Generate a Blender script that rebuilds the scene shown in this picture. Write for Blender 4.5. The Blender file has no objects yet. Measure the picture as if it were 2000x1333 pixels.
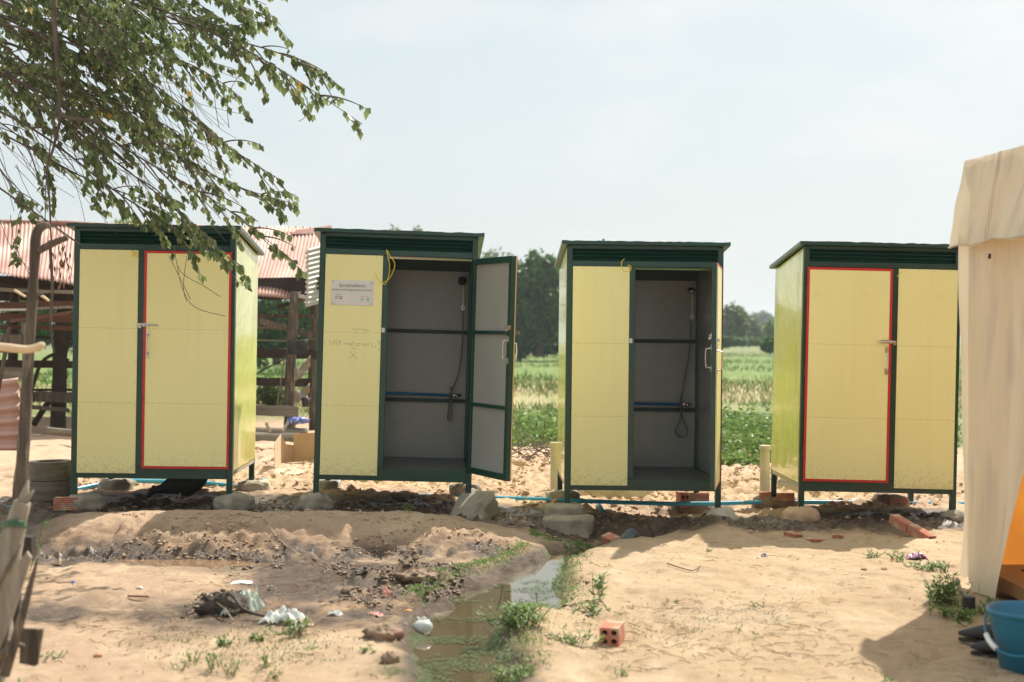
import bpy, bmesh, math, random
import numpy as np
from mathutils import Vector, Matrix, noise as mn
C = bpy.context; SC = C.scene; COL = SC.collection
R = math.radians
random.seed(7); rng = np.random.default_rng(7)

# ---------------------------------------------------------------- camera, world, sun
CAMZ = 1.45; FPX = 2600.0
cd = bpy.data.cameras.new('camera'); cam = bpy.data.objects.new('camera', cd); COL.objects.link(cam)
cam.location = (0, 0, CAMZ); cam.rotation_euler = (R(90), 0, 0)
cd.sensor_width = 36; cd.lens = FPX / 2000 * 36; cd.clip_end = 5000; cd.clip_start = .05
cd.dof.use_dof = True; cd.dof.focus_distance = 11.3; cd.dof.aperture_fstop = 1.9
SC.camera = cam
SUNV = Vector((.44, .72, 1.0)).normalized()
W = bpy.data.worlds.new("World"); SC.world = W; W.use_nodes = True
nt = W.node_tree; nt.nodes.clear()
def wn(t, **k):
    n = nt.nodes.new(t)
    for a, b in k.items(): setattr(n, a, b)
    return n
sky = wn('ShaderNodeTexSky', sky_type='NISHITA', sun_disc=False, sun_elevation=math.asin(SUNV.z), sun_rotation=math.atan2(SUNV.x, SUNV.y),
         air_density=1.0, dust_density=4.0, ozone_density=1.0)
geo = wn('ShaderNodeTexCoord'); sep = wn('ShaderNodeSeparateXYZ'); nt.links.new(geo.outputs['Generated'], sep.inputs[0])
ramp = wn('ShaderNodeValToRGB'); nt.links.new(sep.outputs['Z'], ramp.inputs[0])
ramp.color_ramp.elements[0].position = 0.0; ramp.color_ramp.elements[0].color = (.72, .775, .775, 1)
ramp.color_ramp.elements[1].position = 1.0; ramp.color_ramp.elements[1].color = (.95, .97, .92, 1)
e = ramp.color_ramp.elements.new(.27); e.color = (.63, .735, .755, 1); e = ramp.color_ramp.elements.new(.60); e.color = (.92, .95, .90, 1)
mapn = wn('ShaderNodeMapping'); mapn.inputs['Scale'].default_value = (2.2, 2.2, 6.0); nt.links.new(geo.outputs['Generated'], mapn.inputs[0])
cn = wn('ShaderNodeTexNoise'); cn.inputs['Scale'].default_value = 2.3; cn.inputs['Detail'].default_value = 8; cn.inputs['Roughness'].default_value = .55
nt.links.new(mapn.outputs[0], cn.inputs['Vector'])
cr = wn('ShaderNodeMapRange'); cr.inputs[1].default_value = .48; cr.inputs[2].default_value = .68; cr.inputs[3].default_value = 0; cr.inputs[4].default_value = .8
nt.links.new(cn.outputs['Fac'], cr.inputs[0])
mc = wn('ShaderNodeMix', data_type='RGBA'); nt.links.new(cr.outputs[0], mc.inputs[0]); nt.links.new(ramp.outputs[0], mc.inputs[6]); mc.inputs[7].default_value = (.80, .815, .80, 1)
sc_ = wn('ShaderNodeVectorMath', operation='SCALE'); nt.links.new(mc.outputs[2], sc_.inputs[0]); sc_.inputs['Scale'].default_value = 5.55
mx = wn('ShaderNodeMix', data_type='RGBA'); mx.inputs[0].default_value = .86
nt.links.new(sky.outputs[0], mx.inputs[6]); nt.links.new(sc_.outputs[0], mx.inputs[7])
bg = wn('ShaderNodeBackground'); bg.inputs['Strength'].default_value = .12; nt.links.new(mx.outputs[2], bg.inputs[0])
wo = wn('ShaderNodeOutputWorld'); nt.links.new(bg.outputs[0], wo.inputs[0])
sl = bpy.data.lights.new('sun', 'SUN'); sl.energy = 4.5; sl.angle = R(.6); sl.color = (1, .93, .82)
so = bpy.data.objects.new('sun', sl); COL.objects.link(so); so.rotation_euler = SUNV.to_track_quat('Z', 'Y').to_euler(); so.location = (5, 8, 12)
SC.view_settings.view_transform = 'Standard'; SC.view_settings.look = 'None'; SC.view_settings.exposure = 0.64; SC.view_settings.gamma = 1

# ---------------------------------------------------------------- helpers
def P(u, v, D):                      # where the thing seen at a photo pixel stands, D metres ahead
    return Vector(((u - 1000) / FPX * D, D, CAMZ - (v - 666.5) / FPX * D))
def _h(i, j, s):
    n = (i.astype(np.int64) * 374761393 + j.astype(np.int64) * 668265263 + s * 1442695041) & 0xffffffff
    n = ((n ^ (n >> 13)) * 1274126177) & 0xffffffff
    return ((n ^ (n >> 16)) & 0xffff) / 65535.0
def vn(x, y, s=0):
    xi = np.floor(x); yi = np.floor(y); fx = x - xi; fy = y - yi
    fx = fx * fx * (3 - 2 * fx); fy = fy * fy * (3 - 2 * fy)
    a = _h(xi, yi, s); b = _h(xi + 1, yi, s); c = _h(xi, yi + 1, s); d = _h(xi + 1, yi + 1, s)
    return (a + (b - a) * fx) * (1 - fy) + (c + (d - c) * fx) * fy - .5
def fbm(x, y, f, o=4, s=0, g=.5):
    r = 0; a = 1
    for k in range(o):
        r = r + a * vn(x * f + 17.3 * k, y * f - 9.1 * k, s + k); f *= 2.03; a *= g
    return r
def ss(a, b, x):
    t = np.clip((x - a) / (b - a), 0, 1); return t * t * (3 - 2 * t)
def dline(x, y, pts):
    """distance to a polyline and the interpolated third value"""
    best = np.full(np.shape(x), 1e9); val = np.zeros(np.shape(x))
    for (x0, y0, w0), (x1, y1, w1) in zip(pts[:-1], pts[1:]):
        dx, dy = x1 - x0, y1 - y0
        t = np.clip(((x - x0) * dx + (y - y0) * dy) / (dx * dx + dy * dy), 0, 1)
        d = np.hypot(x - x0 - t * dx, y - y0 - t * dy); m = d < best
        best = np.where(m, d, best); val = np.where(m, w0 + t * (w1 - w0), val)
    return best, val

class MB:
    def __init__(s): s.v = []; s.f = []; s.m = []; s.c = []
    def add(s, vs, fs, mi=0, col=None):
        o = len(s.v); s.v.extend([tuple(p) for p in vs]); s.f.extend([tuple(i + o for i in f) for f in fs]); s.m.extend([mi] * len(fs))
        return s
    def box(s, a, b, mi=0, M=None):
        x0, x1 = sorted((a[0], b[0])); y0, y1 = sorted((a[1], b[1])); z0, z1 = sorted((a[2], b[2]))
        vs = [(x0, y0, z0), (x1, y0, z0), (x1, y1, z0), (x0, y1, z0), (x0, y0, z1), (x1, y0, z1), (x1, y1, z1), (x0, y1, z1)]
        if M is not None: vs = [M @ Vector(p) for p in vs]
        return s.add(vs, [(0, 3, 2, 1), (4, 5, 6, 7), (0, 1, 5, 4), (1, 2, 6, 5), (2, 3, 7, 6), (3, 0, 4, 7)], mi)
    def hexa(s, lo, hi, mi=0):       # 4 bottom corners (ccw), 4 top corners
        return s.add(list(lo) + list(hi), [(0, 3, 2, 1), (4, 5, 6, 7), (0, 1, 5, 4), (1, 2, 6, 5), (2, 3, 7, 6), (3, 0, 4, 7)], mi)
    def tube(s, pts, rad, n=8, mi=0, cap=True, ell=1.0, wob=0, up=None):
        pts = [Vector(p) for p in pts]; k = len(pts)
        if not hasattr(rad, '__len__'): rad = [rad] * k
        vs = []; a = None
        for i, p in enumerate(pts):
            t = (pts[min(i + 1, k - 1)] - pts[max(i - 1, 0)]).normalized()
            if a is None:
                a = Vector(up) if up else (Vector((0, 0, 1)) if abs(t.z) < .9 else Vector((1, 0, 0)))
            a = (a - t * a.dot(t)).normalized(); b = t.cross(a)
            for j in range(n):
                q = 2 * math.pi * j / n; r = rad[i]
                if wob: r *= 1 + wob * mn.noise(Vector((p.x * 7 + math.cos(q) * 2, p.y * 7 + math.sin(q) * 2, p.z * 7)))
                vs.append(p + a * (math.cos(q) * r) + b * (math.sin(q) * r * ell))
        fs = [(i * n + j, i * n + (j + 1) % n, (i + 1) * n + (j + 1) % n, (i + 1) * n + j) for i in range(k - 1) for j in range(n)]
        if cap: fs += [tuple(range(n))[::-1], tuple(range((k - 1) * n, k * n))]
        return s.add(vs, fs, mi)
    def lathe(s, prof, n=32, mi=0, c=(0, 0, 0)):
        vs = [(c[0] + r * math.cos(2 * math.pi * j / n), c[1] + r * math.sin(2 * math.pi * j / n), c[2] + z) for r, z in prof for j in range(n)]
        fs = [(i * n + j, i * n + (j + 1) % n, (i + 1) * n + (j + 1) % n, (i + 1) * n + j) for i in range(len(prof) - 1) for j in range(n)]
        return s.add(vs, fs, mi)
    def grid(s, fn, nu, nv, mi=0):
        vs = [fn(i / nu, j / nv) for j in range(nv + 1) for i in range(nu + 1)]
        fs = [(j * (nu + 1) + i, j * (nu + 1) + i + 1, (j + 1) * (nu + 1) + i + 1, (j + 1) * (nu + 1) + i) for j in range(nv) for i in range(nu)]
        return s.add(vs, fs, mi)
    def blob(s, c, r, nz=.2, f=3, sq=1.0, n=14, mi=0, seed=0, M=None):   # lumpy superellipsoid
        vs = []; fs = []; m = n * 2
        for i in range(n + 1):
            th = math.pi * i / n
            for j in range(m):
                ph = 2 * math.pi * j / m
                pw = lambda t: math.copysign(abs(t) ** sq, t)
                d = Vector((pw(math.sin(th)) * pw(math.cos(ph)), pw(math.sin(th)) * pw(math.sin(ph)), pw(math.cos(th))))
                k = 1 + nz * mn.noise(d * f + Vector((seed, 0, 0))) + nz * .5 * mn.noise(d * f * 2.7 + Vector((0, seed, 0)))
                p = Vector((d.x * r[0] * k, d.y * r[1] * k, d.z * r[2] * k))
                if M is not None: p = M @ p
                vs.append(p + Vector(c))
        for i in range(n):
            for j in range(m): fs.append((i * m + j, (i + 1) * m + j, (i + 1) * m + (j + 1) % m, i * m + (j + 1) % m))
        return s.add(vs, fs, mi)
    def build(s, name, mats, parent=None, smooth=False, bevel=0, solid=0):
        me = bpy.data.meshes.new(name); me.from_pydata(s.v, [], s.f); 
        if not isinstance(mats, (list, tuple)): mats = [mats]
        for m in mats: me.materials.append(m)
        if len(mats) > 1: me.polygons.foreach_set('material_index', s.m)
        if smooth: me.polygons.foreach_set('use_smooth', [True] * len(s.f))
        me.update(); me.validate()
        o = bpy.data.objects.new(name, me); COL.objects.link(o)
        if parent: o.parent = parent
        if bevel:
            b = o.modifiers.new('b', 'BEVEL'); b.width = bevel; b.segments = 1; b.limit_method = 'ANGLE'
        if solid:
            b = o.modifiers.new('s', 'SOLIDIFY'); b.thickness = solid; b.offset = 0
        return o
def tag(o, label=None, cat=None, group=None, kind=None):
    if label: o['label'] = label
    if cat: o['category'] = cat
    if group: o['group'] = group
    if kind: o['kind'] = kind
    return o
def empty(name, loc, label, cat, group=None):
    o = bpy.data.objects.new(name, None); COL.objects.link(o); o.location = loc; o.empty_display_size = .2
    return tag(o, label, cat, group)

# ---------------------------------------------------------------- materials
def mat(name, c1, c2=None, sc=6.0, rough=.6, bump=0, bsc=30, metal=0, spec=.5, stretch=(1, 1, 1), detail=5, lo=.35, hi=.65, trans=0, c3=None, sc3=20, lo3=.6, hi3=.7, coord='Object', coat=0, rvar=0):
    m = bpy.data.materials.new(name); m.use_nodes = True; t = m.node_tree; b = t.nodes['Principled BSDF']
    b.inputs['Roughness'].default_value = rough; b.inputs['Metallic'].default_value = metal; b.inputs['Specular IOR Level'].default_value = spec
    b.inputs['Coat Weight'].default_value = coat; b.inputs['Coat Roughness'].default_value = .08
    tc = t.nodes.new('ShaderNodeTexCoord'); mp = t.nodes.new('ShaderNodeMapping'); mp.inputs['Scale'].default_value = stretch
    t.links.new(tc.outputs[coord], mp.inputs[0])
    def noise(s, d=detail):
        n = t.nodes.new('ShaderNodeTexNoise'); n.inputs['Scale'].default_value = s; n.inputs['Detail'].default_value = d; t.links.new(mp.outputs[0], n.inputs['Vector']); return n
    def rng_(n, a, c, o0=0, o1=1):
        r = t.nodes.new('ShaderNodeMapRange'); r.inputs[1].default_value = a; r.inputs[2].default_value = c; r.inputs[3].default_value = o0; r.inputs[4].default_value = o1; t.links.new(n.outputs['Fac'], r.inputs[0]); return r
    def mixc(f, a, c):
        x = t.nodes.new('ShaderNodeMix'); x.data_type = 'RGBA'; t.links.new(f, x.inputs[0])
        for s_, q in ((6, a), (7, c)):
            if isinstance(q, tuple): x.inputs[s_].default_value = (*q, 1)
            else: t.links.new(q, x.inputs[s_])
        return x.outputs[2]
    col = None
    if c2:
        n = noise(sc); r = rng_(n, lo, hi); col = mixc(r.outputs[0], c1, c2)
        if rvar: rr = rng_(n, .3, .7, rough, rough + rvar); t.links.new(rr.outputs[0], b.inputs['Roughness'])
    if c3:
        n = noise(sc3); r = rng_(n, lo3, hi3); col = mixc(r.outputs[0], col if col else c1, c3)
    if col: t.links.new(col, b.inputs['Base Color'])
    else: b.inputs['Base Color'].default_value = (*c1, 1)
    if bump:
        n = noise(bsc, 6); bp = t.nodes.new('ShaderNodeBump'); bp.inputs['Strength'].default_value = 1; bp.inputs['Distance'].default_value = bump
        t.links.new(n.outputs['Fac'], bp.inputs['Height']); t.links.new(bp.outputs[0], b.inputs['Normal'])
    if trans:
        tr = t.nodes.new('ShaderNodeBsdfTranslucent'); ms = t.nodes.new('ShaderNodeMixShader'); ms.inputs[0].default_value = trans
        if col: t.links.new(col, tr.inputs[0])
        else: tr.inputs[0].default_value = (*c1, 1)
        t.links.new(b.outputs[0], ms.inputs[1]); t.links.new(tr.outputs[0], ms.inputs[2]); t.links.new(ms.outputs[0], t.nodes['Material Output'].inputs[0])
    return m
def leafmat(name, a, b_, c=None, trans=.35, rough=.5):
    """leaf colour varies with a per-leaf attribute"""
    m = bpy.data.materials.new(name); m.use_nodes = True; t = m.node_tree; b = t.nodes['Principled BSDF']; b.inputs['Roughness'].default_value = rough; b.inputs['Specular IOR Level'].default_value = .35
    at = t.nodes.new('ShaderNodeAttribute'); at.attribute_name = 'rnd'; r = t.nodes.new('ShaderNodeValToRGB'); t.links.new(at.outputs['Fac'], r.inputs[0])
    r.color_ramp.elements[0].color = (*a, 1); r.color_ramp.elements[1].color = (*b_, 1); r.color_ramp.elements[1].position = .93 if c else 1
    if c:
        e = r.color_ramp.elements.new(.97); e.color = (*c, 1)
    t.links.new(r.outputs[0], b.inputs['Base Color'])
    tr = t.nodes.new('ShaderNodeBsdfTranslucent'); ms = t.nodes.new('ShaderNodeMixShader'); ms.inputs[0].default_value = trans
    t.links.new(r.outputs[0], tr.inputs[0]); t.links.new(b.outputs[0], ms.inputs[1]); t.links.new(tr.outputs[0], ms.inputs[2]); t.links.new(ms.outputs[0], t.nodes['Material Output'].inputs[0])
    return m
M = {}
M['green'] = mat('green_paint', (.0025, .038, .026), (.004, .054, .037), 3, .38, .0006, 60, coat=.25, c3=(.10, .16, .12), sc3=28, lo3=.70, hi3=.76)
M['green_in'] = mat('green_paint_dull', (.010, .030, .024), (.016, .045, .034), 3, .5)
M['yellow'] = mat('yellow_panel', (.92, .86, .41), (.89, .825, .38), 1.2, .30, .0012, 2.0, coat=.1, c3=(.80, .71, .32), sc3=5, lo3=.66, hi3=.9)
def mudsplash(m, z1=.42):
    t = m.node_tree; b = t.nodes['Principled BSDF']; src = b.inputs['Base Color'].links[0].from_socket
    tc = t.nodes.new('ShaderNodeTexCoord'); sp = t.nodes.new('ShaderNodeSeparateXYZ'); t.links.new(tc.outputs['Object'], sp.inputs[0])
    a = t.nodes.new('ShaderNodeMapRange'); a.inputs[1].default_value = z1; a.inputs[2].default_value = .02; a.inputs[3].default_value = -.12; a.inputs[4].default_value = .16; t.links.new(sp.outputs['Z'], a.inputs[0])
    n = t.nodes.new('ShaderNodeTexNoise'); n.inputs['Scale'].default_value = 45; n.inputs['Detail'].default_value = 6; n.inputs['Roughness'].default_value = .75; t.links.new(tc.outputs['Object'], n.inputs['Vector'])
    ad = t.nodes.new('ShaderNodeMath'); ad.operation = 'ADD'; t.links.new(a.outputs[0], ad.inputs[0]); t.links.new(n.outputs['Fac'], ad.inputs[1])
    r = t.nodes.new('ShaderNodeMapRange'); r.inputs[1].default_value = .57; r.inputs[2].default_value = .68; r.inputs[3].default_value = 0; r.inputs[4].default_value = .32; t.links.new(ad.outputs[0], r.inputs[0])
    # faint run marks down the sheet
    mp = t.nodes.new('ShaderNodeMapping'); mp.inputs['Scale'].default_value = (14, 14, .7); t.links.new(tc.outputs['Object'], mp.inputs[0]); n2 = t.nodes.new('ShaderNodeTexNoise'); n2.inputs['Scale'].default_value = 1.4; n2.inputs['Detail'].default_value = 7; t.links.new(mp.outputs[0], n2.inputs['Vector'])
    r2 = t.nodes.new('ShaderNodeMapRange'); r2.inputs[1].default_value = .5; r2.inputs[2].default_value = .8; r2.inputs[3].default_value = 0; r2.inputs[4].default_value = .10; t.links.new(n2.outputs['Fac'], r2.inputs[0])
    x2 = t.nodes.new('ShaderNodeMix'); x2.data_type = 'RGBA'; t.links.new(r2.outputs[0], x2.inputs[0]); t.links.new(src, x2.inputs[6]); x2.inputs[7].default_value = (.62, .54, .26, 1)
    x = t.nodes.new('ShaderNodeMix'); x.data_type = 'RGBA'; t.links.new(r.outputs[0], x.inputs[0]); t.links.new(x2.outputs[2], x.inputs[6]); x.inputs[7].default_value = (.45, .34, .20, 1); t.links.new(x.outputs[2], b.inputs['Base Color'])
mudsplash(M['yellow'])
def side_yellow():
    m = mat('yellow_gloss_panel', (.80, .78, .26), (.76, .76, .24), 1.5, .20, .07, 1.0, spec=.7, coat=.6, stretch=(1, 1.3, 1.1), detail=2); 
    m.node_tree.nodes['Principled BSDF'].inputs['Coat Roughness'].default_value = .04
    return m
M['yside'] = side_yellow()
M['red'] = mat('red_tape', (.62, .022, .018), (.5, .02, .016), 8, .45)
M['grey'] = mat('grey_panel', (.36, .365, .34), (.32, .325, .30), 2, .30, .006, 2.0, coat=.2, c3=(.29, .29, .28), sc3=3, lo3=.6, hi3=.8)
M['floor'] = mat('dark_floor', (.10, .10, .095), (.17, .16, .14), 9, .4)
M['seam'] = mat('panel_seam', (.50, .44, .19), None, rough=.5)
M['rivet'] = mat('rivet_metal', (.52, .47, .25), None, rough=.5, metal=.4)
M['steel'] = mat('steel', (.66, .65, .60), (.5, .48, .43), 30, .32, metal=.8)
M['chrome'] = mat('chrome', (.6, .6, .6), None, rough=.15, metal=1)
M['blackrub'] = mat('black_rubber', (.012, .012, .014), (.02, .02, .022), 20, .5)
M['navy'] = mat('navy_plastic', (.015, .017, .035), None, rough=.4)
M['pipe'] = mat('blue_pvc', (.035, .33, .55), (.06, .38, .58), 4, .35, c3=(.25, .30, .28), sc3=11, lo3=.66, hi3=.72)
M['pipein'] = mat('blue_pvc_inside', (.01, .16, .34), None, rough=.35)
M['plaque'] = mat('plaque_white', (.74, .73, .71), (.70, .69, .67), 9, .25)
M['ink'] = mat('black_ink', (.02, .02, .022), None, rough=.6)
M['pencil'] = mat('pencil_mark', (.44, .42, .23), None, rough=.8)
M['inkblue'] = mat('navy_ink', (.02, .03, .12), None, rough=.6); M['inkred'] = mat('red_ink', (.6, .03, .04), None, rough=.6); M['inkgreen'] = mat('green_ink', (.02, .36, .12), None, rough=.6)
M['ywire'] = mat('yellow_wire', (.80, .62, .03), None, rough=.35)
M['concrete'] = mat('concrete', (.36, .32, .245), (.25, .22, .17), 7, .9, .006, 45, c3=(.14, .12, .09), sc3=5, lo3=.55, hi3=.75)
M['concpale'] = mat('concrete_pale', (.52, .47, .38), (.42, .37, .30), 5, .9, .004, 60, c3=(.30, .26, .2), sc3=9, lo3=.6, hi3=.8)
M['brick'] = mat('red_brick', (.47, .18, .115), (.36, .125, .075), 9, .95, .004, 60, c3=(.50, .36, .25), sc3=12, lo3=.48, hi3=.66)
M['wood'] = mat('weathered_wood', (.135, .105, .080), (.065, .05, .038), 5, .9, .006, 22, stretch=(5, 5, .7), c3=(.30, .25, .19), sc3=7, lo3=.58, hi3=.75)
M['woodpale'] = mat('pale_wood', (.34, .30, .235), (.22, .19, .145), 5, .9, .005, 22, stretch=(6, 6, .8), c3=(.2, .16, .11), sc3=9, lo3=.6, hi3=.75)
M['woodpeel'] = mat('peeled_wood', (.70, .56, .37), (.60, .45, .28), 6, .7, .002, 30)
M['wooddark'] = mat('dark_wood', (.055, .04, .03), (.03, .022, .018), 4, .9, .004, 20)
M['woodred'] = mat('reddish_wood', (.17, .075, .045), (.09, .05, .035), 3, .85, .004, 20, stretch=(.5, 3, 6))
M['woodgrey'] = mat('grey_plank', (.22, .19, .145), (.12, .10, .075), 3, .9, .004, 22, stretch=(.6, 3, 8), c3=(.3, .26, .2), sc3=6, lo3=.6, hi3=.8)
M['rust'] = mat('rusty_sheet', (.38, .17, .13), (.54, .35, .29), .9, .6, .002, 20, stretch=(2.2, .35, .35), c3=(.56, .42, .36), sc3=1.3, lo3=.52, hi3=.7)
M['rustdark'] = mat('rusty_sheet_dark', (.24, .095, .065), (.34, .16, .12), 3, .7, .002, 20, c3=(.40, .34, .3), sc3=4, lo3=.6, hi3=.7)
M['zinc'] = mat('zinc_sheet', (.56, .55, .50), (.46, .44, .40), 2, .5, metal=.3)
M['card'] = mat('cardboard', (.42, .28, .175), (.37, .24, .15), 5, .85, .001, 40)
M['cardin'] = mat('cardboard_light', (.58, .45, .32), (.52, .40, .28), 5, .85)
M['canvas'] = mat('tent_canvas', (.80, .72, .56), (.74, .64, .47), 1.6, .9, .010, 4.5, stretch=(3, 3, .55), trans=.22, c3=(.60, .55, .45), sc3=3.4, lo3=.50, hi3=.76, detail=9)
M['lining'] = mat('tent_lining', (.52, .22, .038), (.40, .15, .024), 2, .9, .003, 7, trans=.7)
M['bucket'] = mat('blue_plastic', (.012, .16, .27), (.012, .14, .24), 3, .33)
M['grip'] = mat('white_plastic', (.75, .75, .72), None, rough=.4)
M['shoe'] = mat('black_shoe', (.014, .013, .015), (.022, .02, .02), 12, .6)
M['feather'] = mat('black_feather', (.008, .008, .010), (.016, .014, .014), 30, .6, .003, 60)
M['comb'] = mat('red_comb', (.35, .03, .02), None, rough=.6); M['claw'] = mat('pale_leg', (.45, .36, .22), None, rough=.7)
M['bag'] = mat('thin_plastic', (.72, .75, .72), (.62, .66, .62), 8, .25, .004, 14, trans=.35)
M['baggreen'] = mat('greenish_plastic', (.52, .62, .52), (.60, .66, .58), 8, .25, .004, 14, trans=.35)
M['char'] = mat('burnt_rubbish', (.035, .028, .022), (.10, .075, .055), 14, .8, .01, 40)
M['foam'] = mat('white_foam', (.78, .76, .68), (.66, .63, .55), 12, .7)
M['paperred'] = mat('faded_red_card', (.62, .26, .20), (.66, .40, .32), 10, .7)
M['wrap'] = mat('purple_wrapper', (.62, .45, .62), (.30, .06, .22), 28, .35, lo=.45, hi=.55, c3=(.85, .8, .85), sc3=40, lo3=.6, hi3=.65)
M['bluebit'] = mat('blue_scrap', (.05, .09, .42), (.5, .55, .7), 30, .4, lo=.5, hi=.6)
M['orange'] = mat('orange_peel', (.80, .34, .04), None, rough=.5)
M['tie'] = mat('green_tie', (.05, .16, .08), (.03, .1, .05), 20, .5)
M['cloth'] = mat('dark_cloth', (.03, .03, .035), (.05, .05, .05), 5, .9)
M['hose'] = mat('hose_metal', (.13, .12, .11), (.22, .2, .18), 90, .35, metal=.7)
M['bark'] = mat('bark', (.16, .125, .095), (.09, .07, .055), 6, .9, .006, 25, stretch=(3, 3, .8))
M['twig'] = mat('twig', (.075, .058, .045), (.13, .10, .08), 8, .9)
M['straw'] = mat('straw', (.46, .36, .22), (.20, .14, .085), 5, .9)
M['deadleaf'] = mat('dead_leaf', (.20, .10, .05), (.30, .18, .10), 9, .8)
M['mudclod'] = mat('soil_clod', (.56, .40, .275), (.44, .30, .195), 4, 1, .006, 50)
M['darkclod'] = mat('wet_clod', (.19, .125, .085), (.30, .205, .135), 6, .8, .006, 50)
M['leaf'] = leafmat('tree_leaf', (.075, .115, .038), (.25, .30, .125), (.55, .33, .05), .52, .36)
M['bgleaf'] = leafmat('far_leaf', (.030, .095, .016), (.095, .205, .036), None, .35)
M['bgleaf2'] = leafmat('far_leaf_olive_hazed', (.095, .150, .050), (.20, .25, .10), None, .4)  # leaf tones paled to put distance haze into the colour
M['bgleaf3'] = leafmat('far_leaf_bright', (.12, .20, .035), (.24, .33, .06), None, .3)
M['weed'] = leafmat('weed_leaf', (.095, .175, .040), (.235, .335, .100), None, .4)
M['algae'] = leafmat('algae_leaf', (.035, .085, .022), (.085, .155, .045), None, .1, .6)
M['blackclod'] = mat('black_mud_clod', (.055, .040, .030), (.12, .085, .06), 6, .45, .006, 50)
M['weedyel'] = leafmat('seedling_leaf', (.10, .17, .04), (.22, .29, .09), None, .3)
M['drygrass'] = leafmat('dry_grass', (.27, .21, .11), (.44, .36, .21), None, .2, .8)
M['field'] = leafmat('field_grass', (.060, .135, .018), (.125, .215, .035), None, .15, .9)

# ---------------------------------------------------------------- ground (one sheet to the horizon)
DITCH = [(1.25, 11.4, .16), (.80, 10.7, .13), (.52, 10.15, .09), (.25, 9.43, .085), (.0, 8.55, .22), (-.31, 7.6, .18), (-.30, 7.0, .165), (-.215, 6.3, .155), (-.16, 5.4, .16), (0, 3.0, .3)]
PUD = [(-3.3, 9.56, .03), (-2.85, 9.48, .07), (-2.35, 9.42, .15), (-2.0, 9.38, .16), (-1.75, 9.32, .10), (-1.5, 9.22, .02)]
WATER_Z = -.150
def H(x, y, fine=True):
    x = np.asarray(x, float); y = np.asarray(y, float)
    wob = fbm(x, y, .9, 3, 5) * .35
    left = ss(.55, -.75, x + wob * .5)
    z = -.105 - .02 * ss(9.9, 11.3, y) * (1 - left)
    bank = ss(9.45, 10.45, y + wob * .6 + .10 * np.sin(x * 2.1) + .25 * ss(-1.6, 0, x))
    z = z + left * (.185 + .02 * ss(-1, -3, x)) * bank
    z = z - left * (.135 - .05 * ss(-3.3, -4.2, x)) * ss(10.55, 11.25, y)
    # swale to the left of the first cubicle
    z = z - .16 * np.exp(-((x + 3.95) / .33) ** 2 - ((y - 10.4) / .8) ** 2)
    # behind the cubicles: trench with the water pipe, then spoil rising to the field
    back = ss(11.7, 12.6, y)
    pz = np.interp(x, [-4.4, -3.5, -2.2, -1, 0, 1.2, 2.5, 3.5], [.02, .06, .03, -.02, -.10, -.16, -.17, -.12])
    z = z * (1 - back) + back * pz
    sp = ss(13.3, 15.2, y)
    z = z * (1 - sp) + sp * (.06 + .02 * np.sin(x * 1.7)) * (1 - ss(17, 22, y)) * 1.0
    # trench under cubicle three
    z = z - .10 * np.exp(-((x - 1.55) / .75) ** 2 - ((y - 12.55) / .5) ** 2)
    d, w = dline(x + fbm(x, y, 3.1, 3, 40) * .16, y + fbm(x, y, 2.7, 3, 41) * .16, DITCH)
    z = z - .125 * np.exp(-(d / (w * 1.25)) ** 3) * (y < 12.2) + .012 * np.exp(-((d - w * 2.1) / .12) ** 2) * (y < 11)
    z = z - .11 * np.exp(-((x - .20 + fbm(x, y, 5, 2, 44) * .08) / .13) ** 2 - ((y - 8.05) / .28) ** 2)
    z = z - .10 * np.exp(-((x - .60) / .30) ** 2 - ((y - 10.9) / .45) ** 2)
    d2, w2 = dline(x, y + fbm(x, y, 4, 3, 21) * .06, PUD)
    pk = np.exp(-(d2 / (w2 * 1.25)) ** 4)
    # mud hummocks between puddle and ditch, on the left bank
    hm = np.exp(-((x + .75) / .5) ** 2 - ((y - 8.55) / .5) ** 2) + np.exp(-((x + .62) / .25) ** 2 - ((y - 7.55) / .6) ** 2)
    z = z + hm * (.07 * np.abs(fbm(x, y, 3.3, 3, 50)) * 2 + .01)
    hr = np.exp(-((x - .10) / .16) ** 2 - ((y - 7.2) / .6) ** 2)
    z = z + hr * (.06 + .06 * fbm(x, y, 4, 3, 55))
    # low mounds round the middle footings
    z = z + .09 * np.exp(-((x - 1.72) / .20) ** 2 - ((y - 11.1) / .55) ** 2) - .07 * np.exp(-((x - .95) / .5) ** 2 - ((y - 11.3) / .4) ** 2)
    # spoil heap by the third cubicle's rear
    far = ss(30, 60, y)
    z = z + fbm(x, y, .8, 3, 1) * .045 * (1 - far) * ss(.1, .5, np.abs(z + .2) + .2)
    if fine:
        clod = 1.0 * left * ss(9.3, 9.5, y) * ss(10.3, 9.8, y) + .9 * np.exp(-((y - 11.6) / .6) ** 2) + ss(12.0, 13.4, y) * (1 - ss(16.5, 19, y)) + .9 * left * np.exp(-((y - 9.75) / .35) ** 2) * ss(.1, .3, fbm(x, y, 1.3, 2, 60) + .35) + .8 * hm.clip(0, 1) + .5 * np.exp(-((y - 11.4) / .5) ** 2)
        clod = np.clip(clod, 0, 1)
        z = z + fbm(x, y, 3.5, 3, 11) * .020 * (1 - far)
        z = z + (np.abs(fbm(x, y, 7, 4, 12, .6)) - .2) * .10 * clod
        z = z + fbm(x, y, 14, 3, 13) * .0065 * (1 - ss(14, 20, y))
        # footprints and scuffs in the sand
        z = z - .016 * ss(.16, .30, fbm(x * 1.3, y * .8, 3.8, 2, 71)) + .010 * ss(.12, .3, fbm(x * 1.2, y, 6.5, 3, 73)) * (y < 10.5)
    z = z * (1 - pk) + pk * (-.135 + .012 * fbm(x, y, 5, 2, 23))
    return z
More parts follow.
